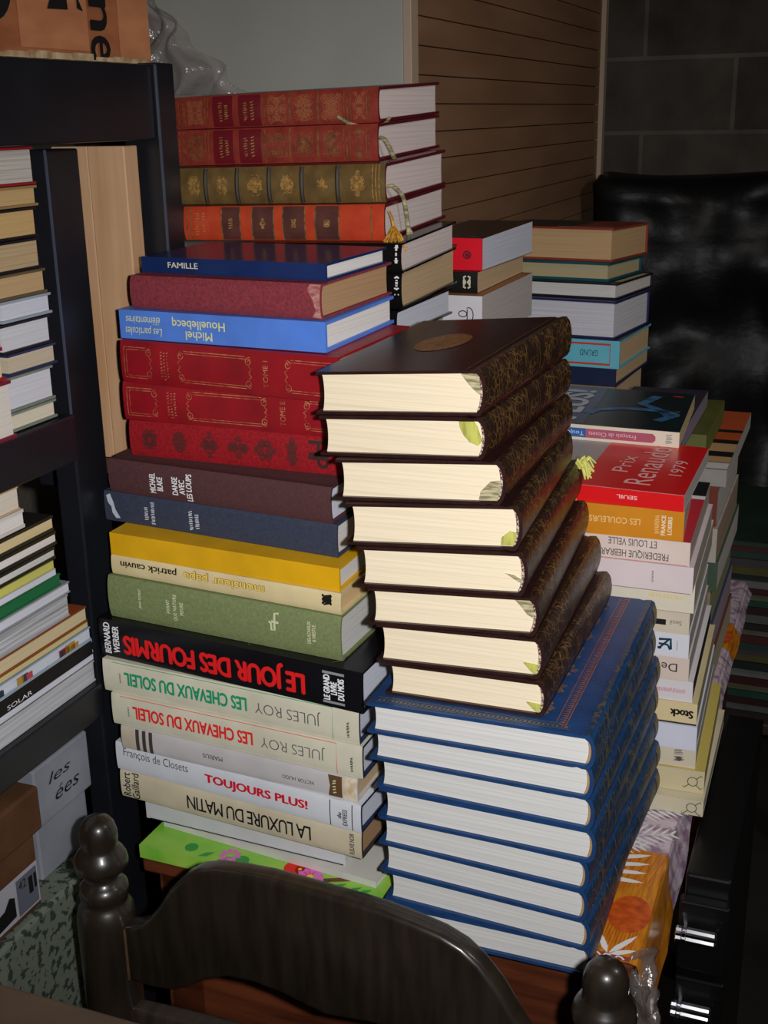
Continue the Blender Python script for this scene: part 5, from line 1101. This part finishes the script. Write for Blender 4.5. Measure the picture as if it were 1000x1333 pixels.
b.put('spine', loops(b, 0.935*b.L, 0.50*b.T, 0.0052), OG, 'emblem')
b.put('top', [rect(0, b.a, 0, b.b)], mat('yellow_cover', (198, 180, 92), 0.5), 'cover_picture', eps=0.0003)
b = RB('r15', 'pale sand paperback with a round ring emblem, lower of two alike, on the oilcloth', gloss('pale_sand', (210, 200, 172), 0.5, 0.96), pages('grey_warm', (178, 170, 160)), a=0.185)
b.put('spine', loops(b, 0.935*b.L, 0.50*b.T, 0.0052), OG, 'emblem')

# ------------------------------------------------------------------ far right stack, seen past the right front one
GS = 'books in the far right stack'
def rvfit(r, v, zb, zt, a, b_, turn=0.0):
    p = W(r, v, 0); return (p.x, p.y, math.degrees(TH)+turn, a, b_, zb, 0, 0, zt, 0, 0)
def SB(r, zb, zt, label, cover, page, v=0.66, a=0.13, b_=0.19, kind='S', hard=False, turn=0): return Book('paperback_book', rvfit(r, v, zb, zt, a, b_, turn), kind, label, GS, cover, page, hard=hard)
b = SB(0.502, 0.2785, 0.300, 'book with an orange and black banded cover in the far right stack', gloss('dull_pale', (150, 144, 138), 0.5), pages('s_grey1', (190, 186, 180)), v=0.55, a=0.15, b_=0.31)
for nm, c_, y0, y1 in (('band_orange', (186, 84, 42), 0.20, 0.309), ('band_black', (22, 21, 22), 0.185, 0.20), ('band_orange', (186, 84, 42), 0.145, 0.185), ('band_black', (22, 21, 22), 0.125, 0.145), ('band_tan', (196, 156, 110), 0.085, 0.125), ('band_black', (22, 21, 22), 0.06, 0.085), ('band_tan', (196, 156, 110), 0.035, 0.06), ('band_white', (216, 212, 204), 0.004, 0.03)):
    b.put('top', [rect(0.002, b.a-0.0005, y0, y1)], ink(nm, c_), 'cover_band', eps=0.0004)
SB(0.470, 0.3005, 0.329, 'olive green book lying on the orange banded one in the far right stack', gloss('dull_olive', (96, 100, 44), 0.5), pages('s_olive', (110, 116, 60)), v=0.60, a=0.115, b_=0.20)
SB(0.452, 0.3295, 0.3525, 'book with mauve page edges supporting the dark blue pictorial paperback', gloss('dull_mauve', (60, 50, 70), 0.5), pages('s_mauve', (150, 126, 158), (110, 150, 70), 160), v=0.51, a=0.10, b_=0.24)
hz = [0.0012, 0.045, 0.09, 0.14, 0.18, 0.225, 0.278]
spg = [pages('sp_a', (196, 190, 160)), pages('sp_b', (176, 160, 176)), pages('sp_c', (150, 156, 120)), pages('sp_d', (206, 200, 196)), pages('sp_e', (170, 150, 130)), pages('sp_f', (200, 196, 190))]
spn = ['sandy', 'mauve grey', 'greenish', 'white', 'tan', 'pale grey']
HID = 'plain book at the bottom of a rear stack, hidden by the front stacks'
cols = [gloss('hid_a', (120, 60, 50)), gloss('hid_b', (60, 70, 100)), gloss('hid_c', (150, 130, 100)), gloss('hid_d', (70, 90, 70)), gloss('hid_e', (180, 172, 160))]
for k in range(6): SB(0.499-0.003*(k % 3), hz[k], hz[k+1]-0.0005, 'book with %s page edges in the far right stack below the orange banded one' % spn[k], cols[k % 5], spg[k], v=0.55+0.006*(k % 2), a=0.14, b_=0.25)
def fill(key, n, a, b_, ztop, dx=0.0, dy=0.0, kind='S'):
    f = FIT[key]
    for k in range(n):
        z0 = 0.0012+(ztop-0.0012)*k/n; z1 = 0.0012+(ztop-0.0012)*(k+1)/n-0.0004
        seen = key == 'g6' and k == n-1
        Book('hardcover_book', (f[0]+dx, f[1]+dy, f[2]+0.8*((k*7) % 5-2), a, b_, z0, 0, 0, z1, 0, 0), kind, 'book just showing beneath the dark navy spined one in the right rear stack' if seen else HID, GG if seen else 'hidden books', cols[k % 5], P_OLD)
fill('b3', 11, 0.215, 0.15, FIT['b3'][5], -0.005, 0.02)
fill('c3', 9, 0.085, 0.20, FIT['c3'][5])
fill('g6', 8, 0.185, 0.18, FIT['g6'][5])
# ------------------------------------------------------------------ books on the shelving
def SHB_(v1, zb, zt, a, b_, label, group, cover, page, r=-0.045, hard=True, name='hardcover_book', turn=0.0, tb=0.0022, sq=0.002):
    p = W(r, v1, 0); return Book(name, (p.x, p.y, math.degrees(TH)+90+turn, a, b_, zb, 0, 0, zt, 0, 0), 'Fo', label, group, cover, page, hard=hard, tb=tb, sq=sq)
G1 = 'books on the upper shelf'
BK2 = gloss('board_black', (26, 25, 28), 0.35); BRD = gloss('board_red', (150, 26, 38), 0.4); BGR = gloss('board_greygreen', (120, 132, 120), 0.45); BNV = gloss('board_navy', (36, 50, 84), 0.4)
S1 = [(0.4555, 0.4725, 'cream paged book at the bottom of the upper shelf stack', BGR, pages('s_cream', (214, 208, 186)), 0.068),
      (0.473, 0.5035, 'thick white paged book, second from the bottom of the upper shelf stack', BGR, pages('s_white', (206, 208, 216)), 0.068),
      (0.504, 0.523, 'beige paged book with navy boards on the upper shelf', BNV, pages('s_beige', (196, 184, 160)), 0.068),
      (0.5235, 0.549, 'white paged book with black boards on the upper shelf', BK2, pages('s_white2', (204, 206, 212)), 0.069),
      (0.5495, 0.568, 'bluish white paged book with grey boards on the upper shelf', gloss('board_bluegrey', (150, 160, 172), 0.45), pages('s_cool', (204, 208, 220)), 0.069),
      (0.5685, 0.590, 'tan paged book directly above the white paged ones on the upper shelf', gloss('board_olive', (96, 84, 56), 0.5), pages('s_tan1', (190, 160, 118)), 0.17),
      (0.5905, 0.617, 'greyish tan paged book below the thick tan pair on the upper shelf', BK2, pages('s_tan2', (188, 164, 128), (150, 126, 96)), 0.17),
      (0.6175, 0.643, 'thick tan paged book, lower of the pair on the upper shelf', BK2, pages('s_tan3', (196, 164, 112)), 0.17),
      (0.6435, 0.661, 'thick tan paged book, upper of the pair on the upper shelf', gloss('board_ochre', (150, 120, 76), 0.5), pages('s_tan4', (192, 162, 114)), 0.17),
      (0.6615, 0.693, 'white paged book with a red board on top of the upper shelf stack', BRD, pages('s_grey', (196, 190, 182), (140, 132, 124)), 0.17)]
for z0, z1, lab, cv, pg, a_ in S1: SHB_(0.006-0.004*((int(z0*1000)) % 3), z0+0.001, z1+0.001, a_, 0.15, lab, G1, cv, pg)
for z0, z1, lab, cv, pg, v1 in ((0.4555, 0.506, 'white paged book with burgundy boards at the left on the upper shelf', gloss('board_burgundy', (120, 30, 50), 0.4), pages('s_white3', (214, 208, 200)), -0.078),
                            (0.5065, 0.535, 'beige paged book above the burgundy one at the left of the upper shelf', BRD, pages('s_beige2', (214, 190, 152)), -0.084),
                            (0.5355, 0.568, 'upper beige paged book at the left of the upper shelf', BRD, pages('s_beige3', (212, 188, 150)), -0.086)):
    SHB_(v1, z0+0.001, z1+0.001, 0.15, 0.17, lab, G1, cv, pg, r=-0.032, tb=0.003)
G2 = 'books and magazines on the lower shelf'
S2 = [(0.1805, 0.2025, 0.016, 0.24, 'stack-bottom white paged volume on the lower shelf', gloss('m_white', (196, 198, 202), 0.4), pages('m1', (196, 198, 204), (150, 152, 158), 260)),
      (0.203, 0.2105, 0.016, 0.24, 'black spined thin book lettered SOLAR on the lower shelf', gloss('m_black', (22, 22, 24), 0.35), P_COOL),
      (0.211, 0.2255, 0.016, 0.24, 'white thin book above the black SOLAR one on the lower shelf', gloss('m_white2', (200, 204, 212), 0.4), pages('m2', (196, 200, 208))),
      (0.226, 0.2395, 0.015, 0.24, 'light blue pictorial magazine on the lower shelf', gloss('m_blue', (150, 186, 210), 0.35), P_COOL),
      (0.240, 0.2465, 0.012, 0.24, 'thin olive yellow book under the orange brown cover on the lower shelf', gloss('m_olive', (150, 124, 40), 0.4), P_YEL),
      (0.247, 0.2625, 0.012, 0.24, 'book with orange brown cover and cream pages on the lower shelf', gloss('m_rust', (150, 74, 36), 0.4), pages('m3', (214, 198, 160))),
      (0.263, 0.285, -0.014, 0.22, 'striped white and dark magazines under the green one on the lower shelf', gloss('m_grey', (168, 172, 178), 0.4), pages('m4', (200, 202, 208), (60, 62, 66), 300)),
      (0.2855, 0.297, -0.010, 0.22, 'grey white magazine directly below the green one on the lower shelf', gloss('m_grey2', (150, 156, 160), 0.4), P_COOL),
      (0.2975, 0.3095, -0.022, 0.22, 'dark green magazine on the lower shelf', gloss('m_green', (24, 106, 62), 0.4), pages('m5', (40, 112, 70))),
      (0.310, 0.3165, -0.028, 0.22, 'white magazine above the green one on the lower shelf', gloss('m_white3', (206, 208, 210), 0.4), P_COOL),
      (0.317, 0.325, -0.030, 0.22, 'thin pale yellow magazine on the lower shelf', gloss('m_yellow', (206, 204, 96), 0.4), pages('m6', (206, 204, 110))),
      (0.3255, 0.338, -0.026, 0.22, 'black edged book with a thin pale strip of pages on the lower shelf', gloss('m_black2', (28, 27, 26), 0.35), P_GREY),
      (0.3385, 0.352, -0.022, 0.22, 'black covered book with white pages, second black one on the lower shelf', gloss('m_black3', (26, 25, 24), 0.35), P_WHITE),
      (0.3525, 0.368, -0.024, 0.22, 'black topped book with yellowed pages near the top of the lower shelf stack', gloss('m_black4', (34, 33, 30), 0.4), P_YEL),
      (0.369, 0.3865, -0.064, 0.18, 'small white book on the black topped one on the lower shelf', gloss('m_card', (206, 202, 196), 0.5), P_WHITE),
      (0.387, 0.4085, -0.068, 0.18, 'small cream paged paperback topmost on the lower shelf', gloss('m_buff', (196, 170, 134), 0.5), pages('m7', (214, 206, 190)))]
for k, (z0, z1, v1, a_, lab, cv, pg) in enumerate(S2):
    b = SHB_(v1, z0, z1, a_, 0.19, lab, G2, cv, pg, hard=(z1-z0 > 0.009), name='magazine' if 'magazine' in lab else 'hardcover_book', tb=0.003 if 'black' in lab else 0.0015, sq=0.0008, r=-0.046)
    if 'SOLAR' in lab: tx = (b, 'SOLAR')
    if 'light blue' in lab: mg = b
def shelf_front(b, shapes, material, name):
    """print on the face turned to the front of the shelf: x from the far end towards the near end"""
    vs = []; fs = []
    for v, f in shapes:
        n = len(vs)
        for p in v: vs.append(Vector((-p[0], -0.0009, p[1])))
        fs += [tuple(i+n for i in q) for q in f]
    return sheet_mesh(name, vs, fs, material, b.root)
b = tx[0]; shelf_front(b, [rect(0.002, b.L-0.002, 0.0, b.T)], INK_BLACK, 'spine_band')
v_, f_ = T('SOLAR', 0.0, 0.036, 0.0016, 0.0058); 
o = shelf_front(b, [([(0.135-p[0], p[1]) for p in v_], f_)], INK_WHITE, 'lettering'); o.location = (0, -0.0006, 0)
b = mg
rg = random.Random(12)
for nm, c_ in (('picture_dark', (50, 60, 70)), ('picture_red', (190, 70, 84)), ('picture_ochre', (180, 140, 60))):
    shelf_front(b, [rect(x, x+rg.uniform(0.008, 0.02), 0.002, b.T-0.002-rg.uniform(0, 0.004)) for x in [rg.uniform(0.01, 0.2) for k in range(4)]], ink(nm, c_), 'cover_picture')

# ------------------------------------------------------------------ magazines on the floor stand, far right
rg = random.Random(21)
G3 = 'magazines in the dim stack beside the table end'
z = -0.455
mc = [(60, 50, 48), (120, 126, 122), (70, 40, 40), (44, 96, 82), (130, 130, 96), (86, 40, 46), (150, 150, 150), (40, 60, 54), (120, 108, 60), (96, 90, 92), (60, 86, 76), (110, 50, 50), (140, 136, 120)]
nm_ = ['dark brown', 'grey green', 'dull maroon', 'teal green', 'dull khaki', 'wine red', 'light grey', 'dark green', 'mustard', 'mid grey', 'sea green', 'dusty red', 'pale stone']
k = 0
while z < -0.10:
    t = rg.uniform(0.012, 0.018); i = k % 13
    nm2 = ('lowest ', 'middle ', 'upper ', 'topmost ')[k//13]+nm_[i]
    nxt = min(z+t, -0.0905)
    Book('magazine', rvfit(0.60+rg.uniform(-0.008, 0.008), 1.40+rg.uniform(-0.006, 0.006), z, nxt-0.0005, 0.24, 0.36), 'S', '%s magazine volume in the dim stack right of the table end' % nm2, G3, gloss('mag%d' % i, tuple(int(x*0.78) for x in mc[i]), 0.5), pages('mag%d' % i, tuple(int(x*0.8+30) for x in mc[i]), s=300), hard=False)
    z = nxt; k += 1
b = Book('magazine', rvfit(0.60, 1.395, -0.0900, -0.080, 0.25, 0.38), 'S', 'dark green folder on top of the dim magazine stack', G3, mat('dark_green_folder', (40, 62, 48), 0.6, (34, 52, 42), (10, 10, 10)), P_GREY, hard=False)
st = rv_root('low_bench', 0.32, 1.38, -TZ, 'low dark wooden bench under the dim magazine stack', 'bench')
m = MB(); m.box(0, 0.32, 0, 0.42, TZ-0.48, TZ-0.4555, bev=0.003); m.build('bench_top', mat('dark_bench', (70, 52, 40), 0.6, (50, 36, 28), (6, 40, 40)), st)
for x in (0.01, 0.27):
    for y in (0.01, 0.37):
        m = MB(); m.box(x, x+0.04, y, y+0.04, 0, TZ-0.48); m.build('leg', mat('dark_bench', (70, 52, 40)), st)
bpy.context.view_layer.update()
